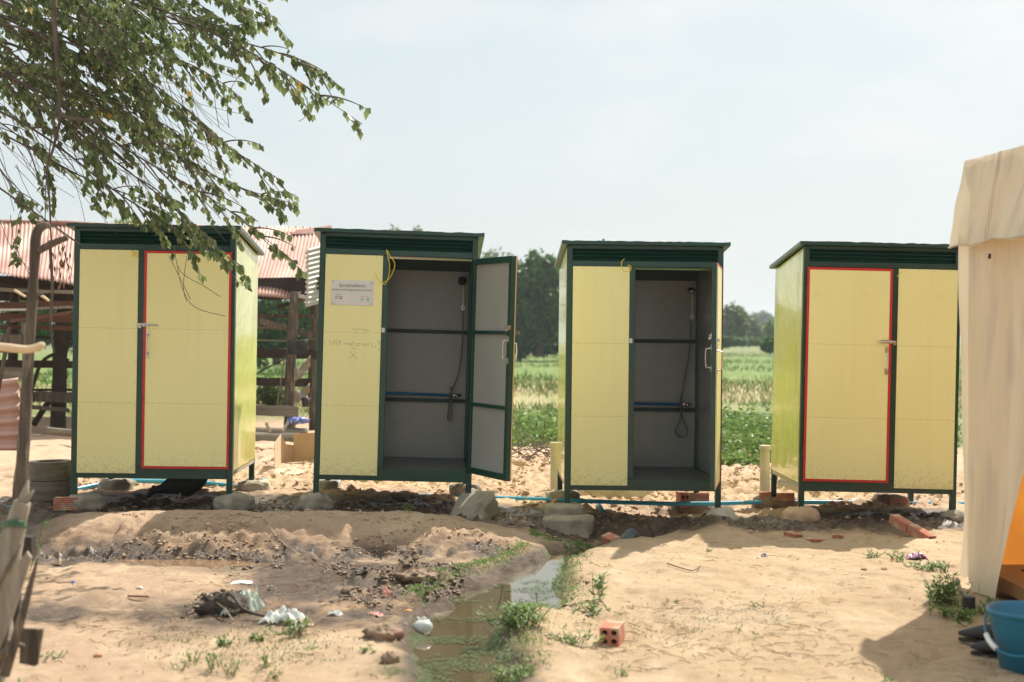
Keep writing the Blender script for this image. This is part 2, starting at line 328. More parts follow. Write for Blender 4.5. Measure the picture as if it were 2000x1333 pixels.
def axis(lo, hi, st, far, g=1.16):
    c = list(np.arange(lo, hi + 1e-6, st)); a = []; s = st; p = lo
    while p > -far: s *= g; p -= s; a.append(p)
    b = []; s = st; p = c[-1]
    while p < far: s *= g; p += s; b.append(p)
    return np.array(a[::-1] + c + b)
xs = axis(-4.9, 4.3, .024, 1500); ys_ = axis(5.3, 14.4, .024, 1800)
ys_ = ys_[ys_ > -40]
X, Y = np.meshgrid(xs, ys_); Z = H(X, Y)
nx, ny = len(xs), len(ys_)
me = bpy.data.meshes.new('ground')
co = np.stack([X, Y, Z], -1).reshape(-1, 3)
me.vertices.add(len(co)); me.vertices.foreach_set('co', co.ravel())
ii = (np.arange(ny - 1)[:, None] * nx + np.arange(nx - 1)[None]).ravel()
fc = np.stack([ii, ii + 1, ii + 1 + nx, ii + nx], -1)
me.loops.add(fc.size); me.loops.foreach_set('vertex_index', fc.ravel())
me.polygons.add(len(fc)); me.polygons.foreach_set('loop_start', np.arange(0, fc.size, 4)); me.polygons.foreach_set('loop_total', np.full(len(fc), 4))
me.polygons.foreach_set('use_smooth', np.ones(len(fc), bool)); me.update(); me.validate()
# what the soil is: r = damp and shade painted below the cubicles, g = algae, b = broken brown soil
dD, wD = dline(X, Y, DITCH); dP, wP = dline(X, Y, PUD)
nz = fbm(X, Y, 2.2, 4, 30); nz2 = fbm(X, Y, 6, 3, 33)
damp_shade = np.exp(-((dD - wD) / .16).clip(0, 9) ** 2) * (Y < 11.3) * (1 - .6 * ss(.0, .5, X) * ss(8.3, 9.3, Y))
damp_shade = np.maximum(damp_shade, np.exp(-((dP - wP) / .13).clip(0, 9) ** 2) * 1.0)
damp_shade = np.maximum(damp_shade, 1.0 * np.exp(-((X + .95) / .85) ** 4 - ((Y - 8.5) / .75) ** 4) * (1 + nz * 1.2))
damp_shade = np.maximum(damp_shade, .8 * ss(.3, -.2, X) * np.exp(-((Y - 9.55) / .28) ** 2) * (1 + nz2 * 1.5))
damp_shade = np.maximum(damp_shade, .55 * ss(-.3, -.8, X) * np.exp(-((Y - 7.6) / .5) ** 2) * (1 + nz * 2))
damp_shade = np.maximum(damp_shade, .55 * np.exp(-((X + 1.6) / .8) ** 2 - ((Y - 9.1) / .35) ** 2))
damp_shade = np.maximum(damp_shade, .7 * np.exp(-((X + 3.95) / .5) ** 2 - ((Y - 10.5) / 1.1) ** 2))
damp_shade = np.maximum(damp_shade, .55 * np.exp(-((X + 1.65) / .35) ** 2 - ((Y - 7.35) / .3) ** 2) + nz2 * .4 * np.exp(-((X + 1.65) / .5) ** 2 - ((Y - 7.35) / .4) ** 2))
algae = np.exp(-((dD - wD) / .09).clip(0, 9) ** 2) * ss(-.10, .25, nz + .12) * ss(10.95, 10.5, Y)
algae = np.maximum(algae, 1.0 * np.exp(-((X - .18) / .20) ** 2 - ((Y - 8.0) / .42) ** 2) * ss(-.2, .15, nz2))
algae = np.maximum(algae, .9 * np.exp(-((X - .5) / .33) ** 2 - ((Y - 10.42) / .2) ** 2) * ss(-.25, .1, nz2))
damp_shade = np.maximum(damp_shade, (.95 * np.exp(-((Y - 11.75) / .75) ** 4) * (X > -4.6)) + nz * .8 * np.exp(-((Y - 11.7) / .9) ** 2))  # moist earth below the cubicles, its colour darkened to deepen their shadow
algae = np.maximum(algae, .7 * np.exp(-((X + .52) / .16) ** 2 - ((Y - 6.5) / .5) ** 2) * ss(-.2, .2, nz2))
brown = ss(12.2, 12.8, Y) * 0 + .6 * ss(9.5, 9.8, Y) * ss(10.2, 9.9, Y) * ss(.5, -.5, X) + .55 * np.exp(-((Y - 11.3) / .55) ** 2) + nz * .6
brown = np.maximum(brown, .8 * ss(-.35, -.7, X) * np.exp(-((Y - 7.7) / .4) ** 2) * ss(-2.2, -1.2, X))
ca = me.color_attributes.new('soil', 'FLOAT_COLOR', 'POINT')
ca.data.foreach_set('color', np.stack([np.clip(damp_shade, 0, 1), np.clip(algae, 0, 1), np.clip(brown, 0, 1), np.ones_like(X)], -1).reshape(-1, 4).ravel().astype(np.float32))
g = bpy.data.materials.new('ground_soil'); g.use_nodes = True; t = g.node_tree; b = t.nodes['Principled BSDF']
def N(ty, **k):
    n = t.nodes.new(ty)
    for a, c in k.items(): setattr(n, a, c)
    return n
L = t.links.new
gp = N('ShaderNodeNewGeometry')
def noise(s, d=6, rough=.6, st=None):
    n = N('ShaderNodeTexNoise'); n.inputs['Scale'].default_value = s; n.inputs['Detail'].default_value = d; n.inputs['Roughness'].default_value = rough
    if st:
        mp = N('ShaderNodeMapping'); mp.inputs['Scale'].default_value = st; L(gp.outputs['Position'], mp.inputs[0]); L(mp.outputs[0], n.inputs['Vector'])
    else: L(gp.outputs['Position'], n.inputs['Vector'])
    return n.outputs['Fac']
def mr(f, a, c, o0=0, o1=1):
    r = N('ShaderNodeMapRange'); L(f, r.inputs[0])
    for i, q in enumerate((a, c, o0, o1)): r.inputs[i + 1].default_value = q
    return r.outputs[0]
def mc_(f, a, c):
    x = N('ShaderNodeMix', data_type='RGBA')
    if hasattr(f, 'node'): L(f, x.inputs[0])
    else: x.inputs[0].default_value = f
    for s_, q in ((6, a), (7, c)):
        if isinstance(q, tuple): x.inputs[s_].default_value = (*q, 1)
        else: L(q, x.inputs[s_])
    return x.outputs[2]
def ma(op, a, c):
    x = N('ShaderNodeMath', operation=op)
    for i, q in ((0, a), (1, c)):
        if hasattr(q, 'node'): L(q, x.inputs[i])
        else: x.inputs[i].default_value = q
    return x.outputs[0]
at = N('ShaderNodeAttribute'); at.attribute_name = 'soil'; sp_ = N('ShaderNodeSeparateColor'); L(at.outputs['Color'], sp_.inputs[0])
sand = mc_(mr(noise(1.6), .35, .65), (.57, .435, .28), (.51, .37, .225))
sepx = N('ShaderNodeSeparateXYZ'); L(gp.outputs['Position'], sepx.inputs[0])
sand = mc_(mr(ma('ADD', sepx.outputs['X'], mr(noise(.9), .3, .7, -1, 1)), .2, -1.6), sand, (.53, .375, .255))
sand = mc_(mr(noise(9, 8, .7), .5, .75), sand, (.40, .27, .165))
sand = mc_(mr(noise(60, 4, .7), .58, .74), sand, (.22, .15, .095))
sand = mc_(mr(noise(150, 3, .7), .35, .72, 0, .5), sand, (.33, .23, .145))
sand = mc_(mr(noise(3.3, 5, .6, (1, .5, 1)), .52, .70), sand, (.60, .46, .31))
brn = mc_(mr(noise(12, 8, .75), .35, .65), (.40, .265, .17), (.22, .14, .09))
sand = mc_(ma('MULTIPLY', sp_.outputs[2], mr(noise(7, 6, .7), .3, .6, .25, 1)), sand, brn)
bs = mc_(mr(noise(5, 8, .7), .35, .65), (.60, .44, .31), (.50, .35, .23))
sepg = N('ShaderNodeSeparateXYZ'); L(gp.outputs['Position'], sepg.inputs[0])
fY = ma('DIVIDE', 15.0, ma('MAXIMUM', sepg.outputs['Y'], 1.0))
fYn = ma('ADD', fY, ma('MULTIPLY', mr(noise(.35, 5, .6, (1, .5, 1)), .2, .8, -.35, .35), ma('MINIMUM', fY, .45)))
backs = mr(sepg.outputs['Y'], 12.0, 12.9)
c_ = mc_(backs, sand, bs)
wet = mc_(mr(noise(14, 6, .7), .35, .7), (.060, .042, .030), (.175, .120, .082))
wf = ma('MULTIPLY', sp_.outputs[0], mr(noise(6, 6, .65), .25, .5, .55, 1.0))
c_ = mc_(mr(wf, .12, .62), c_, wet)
alg = mc_(mr(noise(25, 5, .7), .4, .65), (.055, .085, .025), (.12, .16, .06))
af = ma('MULTIPLY', sp_.outputs[1], mr(noise(18, 6, .7), .38, .52))
c_ = mc_(mr(af, .2, .6), c_, alg)
# the fields behind: weeds, straw-dry strip, green paddy, dry edge
fr = N('ShaderNodeValToRGB'); L(fYn, fr.inputs[0]); fr.color_ramp.elements.remove(fr.color_ramp.elements[1])
stops = [(0.0, (.07, .12, .028)), (.065, (.10, .145, .04)), (.082, (.20, .17, .07)), (.10, (.095, .165, .026)), (.29, (.10, .18, .028)), (.33, (.30, .30, .12)), (.38, (.40, .33, .19)), (.47, (.33, .30, .14)), (.53, (.12, .17, .045)), (.86, (.10, .15, .045))]
fr.color_ramp.elements[0].position = 0; fr.color_ramp.elements[0].color = (*stops[0][1], 1)
for p_, q in stops[1:]:
    e = fr.color_ramp.elements.new(p_); e.color = (*q, 1)
fcol = mc_(mr(noise(2.2, 6, .7, (1, .35, 1)), .48, .66), fr.outputs[0], (.30, .30, .12))
fcol = mc_(mr(noise(.5, 6, .7, (1, .35, 1)), .52, .7), fcol, (.17, .25, .055))
barnf = ma('MULTIPLY', mr(sepg.outputs['X'], -.8, -1.9), mr(sepg.outputs['Y'], 27, 23))
c_ = mc_(ma('MULTIPLY', mr(fYn, .90, .80), ma('SUBTRACT', 1.0, barnf)), c_, fcol)
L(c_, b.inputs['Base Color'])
b.inputs['Specular IOR Level'].default_value = .3
L(mr(wf, .3, .85, .92, .22), b.inputs['Roughness'])
vor = N('ShaderNodeTexVoronoi'); vor.inputs['Scale'].default_value = 38; L(gp.outputs['Position'], vor.inputs['Vector'])
cr_ = ma('MULTIPLY', mr(vor.outputs['Distance'], .0, .35, 1, 0), mr(noise(5, 4, .7), .48, .62, 0, .010))
hgt = ma('ADD', ma('ADD', ma('MULTIPLY', noise(22, 10, .8), .020), ma('MULTIPLY', noise(120, 4, .7), .006)), cr_)
bp = N('ShaderNodeBump'); bp.inputs['Strength'].default_value = .9; bp.inputs['Distance'].default_value = 1.0; L(hgt, bp.inputs['Height']); L(bp.outputs[0], b.inputs['Normal'])
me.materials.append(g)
ground = bpy.data.objects.new('ground', me); COL.objects.link(ground); tag(ground, 'pale sandy ground with moist mud running back to green fields', kind='structure')
def gz(x, y): return float(H(np.array([x]), np.array([y]))[0])

# water in the ditch and the puddle
wm = bpy.data.materials.new('murky_water'); wm.use_nodes = True; t = wm.node_tree; b = t.nodes['Principled BSDF']; L = t.links.new
gp = N('ShaderNodeNewGeometry')
c_ = mc_(mr(noise(3), .35, .65), (.115, .090, .048), (.085, .068, .037))
af = mr(noise(5.5, 8, .72, (1, 1.1, 1)), .66, .70)
c_ = mc_(af, c_, mc_(mr(noise(40), .4, .6), (.03, .08, .025), (.08, .14, .05)))
L(c_, b.inputs['Base Color']); L(mr(af, 0, 1, .02, .95), b.inputs['Roughness']); b.inputs['Specular IOR Level'].default_value = .75
bp = N('ShaderNodeBump'); bp.inputs['Strength'].default_value = .35; bp.inputs['Distance'].default_value = .0015; L(ma('ADD', noise(10, 2), ma('MULTIPLY', af, 1.2)), bp.inputs['Height']); L(bp.outputs[0], b.inputs['Normal'])
def ribbon(name, pts, z, wid, label):
    m = MB(); vs = []; n = len(pts)
    for i, (x, y, w) in enumerate(pts):
        a = Vector(pts[max(i - 1, 0)][:2]); c = Vector(pts[min(i + 1, n - 1)][:2]); d = (c - a).normalized(); q = Vector((-d.y, d.x)) * (w * wid + .12)
        for k in range(7): p = Vector((x, y)) + q * (k / 3 - 1); vs.append((p.x, p.y, z))
    m.add(vs, [(i * 7 + k, i * 7 + k + 1, (i + 1) * 7 + k + 1, (i + 1) * 7 + k) for i in range(n - 1) for k in range(6)])
    return tag(m.build(name, wm), label, kind='structure')
ribbon('ditch_water', DITCH[2:], WATER_Z, 1.6, 'murky green brown water in the ditch')
pm = bpy.data.materials.new('brown_puddle'); pm.use_nodes = True; b = pm.node_tree.nodes['Principled BSDF']; b.inputs['Base Color'].default_value = (.24, .15, .085, 1); b.inputs['Roughness'].default_value = .04
o = ribbon('puddle_water', PUD, -.120, 1.6, 'shallow brown puddle below the earth bank'); o.data.materials[0] = pm
m = MB(); m.lathe([(0, 0), (.22, 0)], 24, 0, (.22, 8.05, WATER_Z + .003)); tag(m.build('side_pool_water', wm), 'small side pool beside the ditch', kind='structure')

# ---------------------------------------------------------------- shower cubicles
BW, BD, BH, RO, RB, DROP, LEG, BT = 1.388, 1.304, 2.2, .05, .066, .137, .142, 2.160
def rivet(m, x, y, z, n=(0, -1, 0), mi=1, r=.0042):
    n = Vector(n); a = n.orthogonal().normalized(); c = n.cross(a); p = Vector((x, y, z))
    ring = [p + a * (math.cos(q) * r) + c * (math.sin(q) * r) for q in [k * math.pi / 3 for k in range(6)]]
    top = p + n * .003; m.add(ring + [top], [(k, (k + 1) % 6, 6) for k in range(6)], mi)
def cubicle(idx, pose, mirror, door_angle, label):
    x, y, z, yaw, roll, pit = pose
    t = empty('shower_cubicle', (x, y, z + CAMZ), label, 'shower cubicle', 'yellow shower cubicles in a row')
    cy_ = Matrix.Rotation(yaw, 4, 'Z') @ Matrix.Rotation(roll, 4, 'Y') @ Matrix.Rotation(pit, 4, 'X')
    t.rotation_euler = cy_.to_euler()
    s = -1 if mirror else 1; w = BW / 2; G = M['green']
    rr = random.Random(idx)
    for a in (-1, 1):
        m = MB(); m.box((a * w, 0, -LEG - .06), (a * (w - .05), .05, BT)); m.build('post', G, t, bevel=.003)
        m = MB(); m.box((a * w, BD - .05, -LEG - .10), (a * (w - .05), BD, BT - DROP + .006)); m.build('post', G, t, bevel=.003)
    m = MB(); m.box((-w + .05, 0.002, 0), (w - .05, .05, .10)); m.build('bottom_beam', G, t, bevel=.003)
    m = MB()
    m.box((-w + .05, BD - .05, 0), (w - .05, BD - .002, .10))
    for a in (-1, 1): m.box((a * (w - .002), .05, 0.03), (a * (w - .05), BD - .05, .075))
    m.build('floor_frame', M['concpale'] if idx in (0, 3) else G, t)
    m = MB(); m.box((-w + .05, .05, .076), (w - .05, BD - .05, .098)); m.build('floor', M['floor'], t)
    m = MB(); m.box((-w + .05, .002, 1.98), (w - .05, .05, 2.032)); m.build('header', G, t, bevel=.003)
    m = MB(); m.box((-w + .05, .002, 2.137), (w - .05, .05, BT + .008)); m.build('top_rail', G, t)
    for k in range(3):
        zc = 2.052 + k * .034
        Mx = Matrix.Translation((0, .03, zc)) @ Matrix.Rotation(R(40), 4, 'X')
        m = MB(); m.box((-w + .05, -.022, -.003), (w - .05, .022, .003), 0, Mx); m.build('louvre_slat', G, t)
    m = MB(); m.box((-w + .05, .0505, 2.02), (w - .05, .056, 2.15)); m.build('louvre_light_stop', M['green_in'], t)  # added sheet that keeps sky light from coming in through the louvres
    m = MB(); m.box((s * -.157, .001, .10), (s * -.087, .05, 1.98)); m.build('centre_post', G, t, bevel=.003)
    # front fixed panel
    x0, x1, z0, z1 = -.640, -.140, .045, 1.978
    if idx == 3: x0 = -.660
    m = MB(); m.box((s * x0, -.012, z0), (s * x1, 0, z1))
    for k in range(11):
        zz = z0 + .03 + (z1 - z0 - .06) * k / 10 + rr.uniform(-.02, .02)
        rivet(m, s * (x0 + .012), -.012, zz); rivet(m, s * (x1 - .012), -.012, zz + .01)
    for zz in (z0 + .012, z1 - .012):
        for k in range(4): rivet(m, s * (x0 + .07 + (x1 - x0 - .14) * k / 3 + rr.uniform(-.02, .02)), -.012, zz)
    for zz in (1.30, .655):
        for k in range(6): rivet(m, s * (x0 + .05 + (x1 - x0 - .10) * k / 5 + rr.uniform(-.015, .015)), -.012, zz + rr.uniform(-.003, .003))
        m.box((s * x0, -.0126, zz - .0010), (s * x1, -.0118, zz + .0006), 2)
    m.build('front_panel', [M['yellow'], M['rivet'], M['seam']], t)
    # side panels, sloping top
    for a in (-1, 1):
        m = MB(); xo, xi = a * (w + .003), a * (w - .016)
        if a < 0: xo, xi = xi, xo
        zt0, zt1 = BT - .052 / BD * DROP, BT - DROP
        lo = [(xi, .045, .072), (xo, .045, .072), (xo, BD - .012, .072), (xi, BD - .012, .072)]
        hi = [(xi, .045, zt0 - .01), (xo, .045, zt0 - .01), (xo, BD - .012, zt1 + .0), (xi, BD - .012, zt1 + .0)]
        m.hexa(lo, hi)
        for zz in (1.30, .655):
            for k in range(8): rivet(m, a * (w + .003), .12 + k * .155, zz, (a, 0, 0))
        m.build('side_panel', [M['yside'], M['rivet']], t)
        m = MB(); m.box((a * (w - .018), .05, .10), (a * (w - .028), BD - .05, BT - DROP - .02)); m.build('inner_lining', M['grey'], t)
    m = MB(); m.box((-w + .05, BD - .030, .10), (w - .05, BD - .018, BT - DROP)); m.build('back_panel', M['grey'], t)
    m = MB(); m.box((-w + .01, BD - .016, .05), (w - .01, BD + .004, BT - DROP)); m.build('back_sheet', M['yside'], t)
    m = MB()
    for zz in (1.33, .66): m.box((-w + .05, BD - .060, zz - .018), (w - .05, BD - .031, zz + .018))
    m.box((-w + .05, BD - .06, BT - DROP - .10), (w - .05, BD - .031, BT - DROP + .005))  # top rail made taller to cover the lit strip under the roof
    m.build('inner_rail', M['green_in'], t)
    # roof sheet with folded edge
    x0, x1, y0, y1 = -w - RO, w + RO, -RB, BD + RB; f0, f1 = BH, BH - DROP
    m = MB(); n = 36
    top = [(x0 + (x1 - x0) * k / n, y0, f0 + rr.uniform(-.003, .004)) for k in range(n + 1)]
    for k in range(n):
        a, c = top[k], top[k + 1]
        m.add([(a[0], y0, f0 - .03), (c[0], y0, f0 - .03), c, a, (a[0], y1, f1 - .03), (c[0], y1, f1 - .03), (c[0], y1, f1), (a[0], y1, f1)],
              [(0, 1, 2, 3), (7, 6, 5, 4), (3, 2, 6, 7), (0, 4, 5, 1)])
    m.add([(x0, y0, f0 - .03), (x0, y0, f0), (x0, y1, f1), (x0, y1, f1 - .03), (x1, y0, f0 - .03), (x1, y0, f0), (x1, y1, f1), (x1, y1, f1 - .03)], [(0, 1, 2, 3), (7, 6, 5, 4)])
    m.build('roof', G, t)
    # door: hinge at x = +.665 (mirrored: -.665)
    dw, z0, z1 = .748, .092, 1.975
    d = MB(); d.box((0, -.016, z0), (-s * dw, -.0105, z1))
    for zz in (1.30, .655):
        for k in range(5): rivet(d, -s * (.10 + (dw - .2) * k / 4 + rr.uniform(-.02, .02)), -.016, zz + rr.uniform(-.004, .004))
        d.box((0, -.0166, zz - .001), (-s * dw, -.0158, zz + .0006), 2)
    do = d.build('door', [M['yellow'], M['rivet'], M['seam']], t); do.location = (s * .665, -.006, 0); do.rotation_euler = (0, 0, s * door_angle)
    r = MB(); bw = .020
    if idx in (0, 3): ylo = -.019
    else: ylo = -.018; bw = .012
    r.box((0.001 * s, ylo, z0 - .001), (-s * bw, -.0155, z1 + .001)); r.box((-s * (dw - bw), ylo, z0 - .001), (-s * (dw + .0015), -.0155, z1 + .001))
    r.box((-s * bw, ylo, z0 - .001), (-s * (dw - bw), -.0155, z0 + bw)); r.box((-s * bw, ylo, z1 - bw), (-s * (dw - bw), -.0155, z1 + .001))
    r.build('red_border', M['red'], do)
    if door_angle:
        r = MB(); q = .055
        r.box((-s * .002, -.0103, z0 + .002), (-s * q, .030, z1 - .002)); r.box((-s * (dw - q), -.0103, z0 + .002), (-s * (dw - .0005), .030, z1 - .002))
        r.box((-s * q, -.0103, z0 + .002), (-s * (dw - q), .028, z0 + q)); r.box((-s * q, -.0103, z1 - q), (-s * (dw - q), .028, z1 - .002))
        for zz in (1.33, .70): r.box((-s * q, .001, zz - .015), (-s * (dw - q), .029, zz + .015))
        r.build('door_frame', G, do, bevel=.002)
        r = MB(); r.box((-s * q, -.0098, z0 + q), (-s * (dw - q), .004, z1 - q)); r.build('inner_sheet', M['grey'], do)
        r = MB(); hx = -s * (dw - .03)
        r.tube([(hx, .03, 1.10), (hx, .075, 1.11), (hx, .08, 1.20), (hx, .075, 1.26), (hx, .03, 1.27)], .006, 8); r.box((hx - .012, .029, 1.07), (hx + .012, .034, 1.12)); r.box((hx - .012, .029, 1.25), (hx + .012, .034, 1.30)); r.build('inner_handle', M['steel'], do, smooth=False)
        r = MB(); r.box((hx - .03, .029, 1.355), (hx + .035, .038, 1.39)); r.tube([(hx - .05, .045, 1.372), (hx + .045, .045, 1.372)], .006, 6); r.box((hx - .005, .038, 1.34), (hx + .008, .055, 1.36)); r.build('inner_bolt', M['steel'], do)
    else:
        pass
    # outer handle and bolt
    r = MB(); hx = -s * (dw - .038)
    r.tube([(hx, -.016, 1.08), (hx, -.055, 1.09), (hx, -.06, 1.17), (hx, -.055, 1.24), (hx, -.016, 1.25)], .0065, 8)
    r.box((hx - .013, -.021, 1.045), (hx + .013, -.016, 1.10)); r.box((hx - .013, -.021, 1.235), (hx + .013, -.016, 1.29)); r.build('handle', M['steel'], do)
    r = MB(); bx = -s * (dw - .02)
    r.box((bx - .075, -.022, 1.318), (bx + .03, -.019, 1.348)); r.tube([(bx - s * .05, -.028, 1.333), (bx + s * .105, -.028, 1.333)], .0065, 8)
    for k in (-.05, -.015, .02): r.box((bx + k - .006, -.036, 1.318), (bx + k + .006, -.021, 1.348))
    r.build('bolt', M['steel'], do)
    for zz in (.35, 1.05, 1.75): r = MB(); r.tube([(s * .004, -.008, zz - .04), (s * .004, -.008, zz + .04)], .007, 8); r.build('hinge', M['green'], do)
    r = MB(); r.box((s * -.135, -.004, 1.305), (s * -.108, .001, 1.345)); r.box((s * -.130, -.014, 1.312), (s * -.115, -.004, 1.320)); r.box((s * -.130, -.014, 1.332), (s * -.115, -.004, 1.340)); r.build('strike_plate', M['steel'], t)
    if door_angle:                                     # shower inside
        yb = BD - .085
        m = MB(); m.tube([(-.64, yb, .725), (.50, yb, .715)], .014, 10); m.tube([(-.02, yb, .723), (.0, yb, .723)], .018, 10); m.build('water_pipe', M['pipein'], t, smooth=True)
        m = MB(); m.tube([(.47, yb - .01, .715), (.60, yb - .02, .72)], .014, 10); m.tube([(.50, yb - .02, .68), (.50, yb - .02, .80)], .013, 10); m.tube([(.555, yb - .02, .71), (.555, yb - .07, .71)], .018, 10); m.build('tap', M['chrome'], t, smooth=True)
        m = MB()
        if idx == 1: pts = [(.59, yb - .05, 1.56), (.60, yb - .05, 1.30), (.58, yb - .05, 1.0), (.535, yb - .05, .82), (.50, yb - .05, .74), (.482, yb - .06, .55), (.478, yb - .06, .50), (.492, yb - .06, .475), (.508, yb - .06, .50), (.510, yb - .06, .60), (.505, yb - .04, .69)]
        else: pts = [(.585, yb - .05, 1.52), (.575, yb - .05, 1.25), (.53, yb - .05, .98), (.50, yb - .05, .78), (.49, yb - .06, .66), (.52, yb - .06, .56), (.555, yb - .06, .48), (.555, yb - .06, .42), (.51, yb - .06, .40), (.455, yb - .06, .42), (.45, yb - .06, .48), (.49, yb - .06, .57), (.50, yb - .04, .68)]
        sm = []
        for i in range(len(pts) - 1):
            p0 = Vector(pts[max(i - 1, 0)]); p1 = Vector(pts[i]); p2 = Vector(pts[i + 1]); p3 = Vector(pts[min(i + 2, len(pts) - 1)])
            for k in range(5):
                u = k / 5; sm.append(.5 * (2 * p1 + (p2 - p0) * u + (2 * p0 - 5 * p1 + 4 * p2 - p3) * u * u + (3 * p1 - p0 - 3 * p2 + p3) * u ** 3))
        sm.append(Vector(pts[-1])); m.tube(sm, .0075, 8); m.build('shower_hose', M['hose'], t, smooth=True)
        m = MB()
        m.tube([(.59, yb - .05, 1.54), (.592, yb - .055, 1.66), (.585, yb - .08, 1.78)], [.011, .010, .012], 10); m.box((.575, yb - .05, 1.555), (.612, yb + .02, 1.59)); m.build('shower_handle', M['steel'], t, smooth=False)
        Mx = Matrix.Translation((.580, yb - .10, 1.83)) @ Matrix.Rotation(R(72 if idx == 1 else 25), 4, 'X')
        m = MB(); vs0 = len(m.v); m.lathe([(.0, .018), (.03, .016), (.044, .004), (.044, -.008), (.038, -.012), (0, -.012)], 20)
        m.v = [tuple(Mx @ Vector(p)) for p in m.v]; m.build('shower_head', M['navy'] if idx == 1 else M['chrome'], t, smooth=True)
    return t, do
poses = [(-3.1276, 11.5503, -1.1938, .0417, .0161, .0021), (-1.0496, 11.7117, -1.2325, .0538, .0287, .0020),
         (1.1572, 11.7735, -1.3242, .0136, .0115, -.0033), (3.2243, 11.74, -1.3384, -.0055, .0229, -.0001)]
cubs = [cubicle(0, poses[0], False, 0, 'closed yellow cubicle with red edged door, leftmost, half behind the hanging leafy branches'),
        cubicle(1, poses[1], False, R(115.5), 'yellow cubicle with white plaque and grey lined door swung wide open'),
        cubicle(2, poses[2], False, R(77.5), 'open yellow cubicle with its door edge on and a blue pipe stub on the roof'),
        cubicle(3, poses[3], True, 0, 'closed yellow cubicle with red edged door, rightmost, beside the cream tent')]
C.view_layer.update()
# plaque and pencilled writing on the second cubicle (fixed parts)
t2 = cubs[1][0]
PX0, PX1, PZ0, PZ1 = -.585, -.215, 1.535, 1.755
pl = MB(); pl.box((PX0, -.017, PZ0), (PX1, -.0122, PZ1)); plaque = pl.build('plaque', M['plaque'], t2, bevel=.002)
sw = MB()
for a in (PX0 + .018, PX1 - .018):
    for c in (PZ0 + .018, PZ1 - .018): sw.lathe([(.0, .004), (.011, .003), (.012, 0)], 12, 0, (0, 0, 0)); k = len(sw.v) - 36; sw.v[k:] = [(p[0] + a, -.017 - p[2], p[1] + c) for p in sw.v[k:]]
sw.build('screw', M['steel'], plaque)
def text(body, size, x, z, m, parent, name, sx=1.0, wmax=None, align='CENTER', y=-.0178, mirror=False, rot=0):
    cu = bpy.data.curves.new(name, 'FONT'); cu.body = body; cu.size = size; cu.align_x = align; cu.resolution_u = 2
    o = bpy.data.objects.new(name, cu); COL.objects.link(o); C.view_layer.update()
    me_ = bpy.data.meshes.new_from_object(o.evaluated_get(C.evaluated_depsgraph_get())); bpy.data.objects.remove(o)
    if not len(me_.vertices): return None
    c = np.zeros(len(me_.vertices) * 3); me_.vertices.foreach_get('co', c); c = c.reshape(-1, 3)
    w_ = c[:, 0].max() - c[:, 0].min(); k = (wmax / w_) if wmax else 1
    mid = (c[:, 0].max() + c[:, 0].min()) / 2
    px = (c[:, 0] - mid) * k * (-1 if mirror else 1); pz = c[:, 1]
    c2 = np.stack([x + px, np.full(len(c), y), z + pz + px * rot], -1)
    me_.vertices.foreach_set('co', c2.ravel()); me_.materials.clear(); me_.materials.append(m); me_.update()
    o = bpy.data.objects.new(name, me_); COL.objects.link(o); o.parent = parent
    return o
text('ជំនួយបង្គន់អនាម័យចល័ត', .036, -.400, 1.695, M['ink'], plaque, 'lettering', wmax=.235)
text('ក្រោមគម្រោងឆ្លើយតបសង្គ្រោះបន្ទាន់ដល់ជនភៀសសឹក', .022, -.400, 1.662, M['ink'], plaque, 'lettering', wmax=.345)
text('ឧបត្ថម្ភដោយ', .012, -.520, 1.622, M['ink'], plaque, 'small_lettering', wmax=.05)
text('Australian', .018, -.515, 1.602, M['inkblue'], plaque, 'logo_lettering', wmax=.070)
text('Aid', .018, -.540, 1.586, M['inkblue'], plaque, 'logo_lettering', wmax=.022)
text('អនុវត្តដោយ', .012, -.29, 1.612, M['inkred'], plaque, 'small_lettering', wmax=.065)
text('OXFAM', .010, -.262, 1.569, M['inkgreen'], plaque, 'logo_lettering', wmax=.024)
m = MB(); m.add([(-.512, -.0178, 1.588), (-.500, -.0178, 1.584), (-.486, -.0178, 1.590), (-.494, -.0178, 1.599), (-.506, -.0178, 1.597)], [(0, 1, 2, 3, 4)]); m.build('logo_mark', M['inkred'], plaque)
def ring(cx, cz, r0, r1, mm, nm):
    m = MB(); n = 18; vs = []
    for k in range(n): q = 2 * math.pi * k / n; vs += [(cx + r0 * math.cos(q), -.0178, cz + r0 * math.sin(q)), (cx + r1 * math.cos(q), -.0178, cz + r1 * math.sin(q))]
    m.add(vs, [(2 * k, 2 * k + 1, (2 * k + 3) % (2 * n), (2 * k + 2) % (2 * n)) for k in range(n)]); m.build(nm, mm, plaque)
ring(-.262, 1.591, .005, .0105, M['inkgreen'], 'logo_mark'); ring(-.312, 1.588, .009, .0125, M['inkgreen'], 'logo_mark')
def strokes(lines, name, parent, w=.0016):
    m = MB()
    for ln in lines:
        for (x0, z0), (x1, z1) in zip(ln[:-1], ln[1:]):
            d = Vector((x1 - x0, z1 - z0)); 
            if d.length < 1e-6: continue
            d.normalize(); q = Vector((-d.y, d.x)) * w
            m.add([(x0 - q.x, -.0128, z0 - q.y), (x1 - q.x, -.0128, z1 - q.y), (x1 + q.x, -.0128, z1 + q.y), (x0 + q.x, -.0128, z0 + q.y)], [(0, 1, 2, 3)])
    return m.build(name, M['pencil'], parent)
def S(u, v): return (-.694 + .01 + (u - 614 - (v - 660) * -.024 * 0) / 222.0, (938 - v) / 222.0)   # photo pixel on the panel face
def zs(pts): return [S(620 + a / 1333 * 180, 530 + c / 1333 * 180) for a, c in pts]
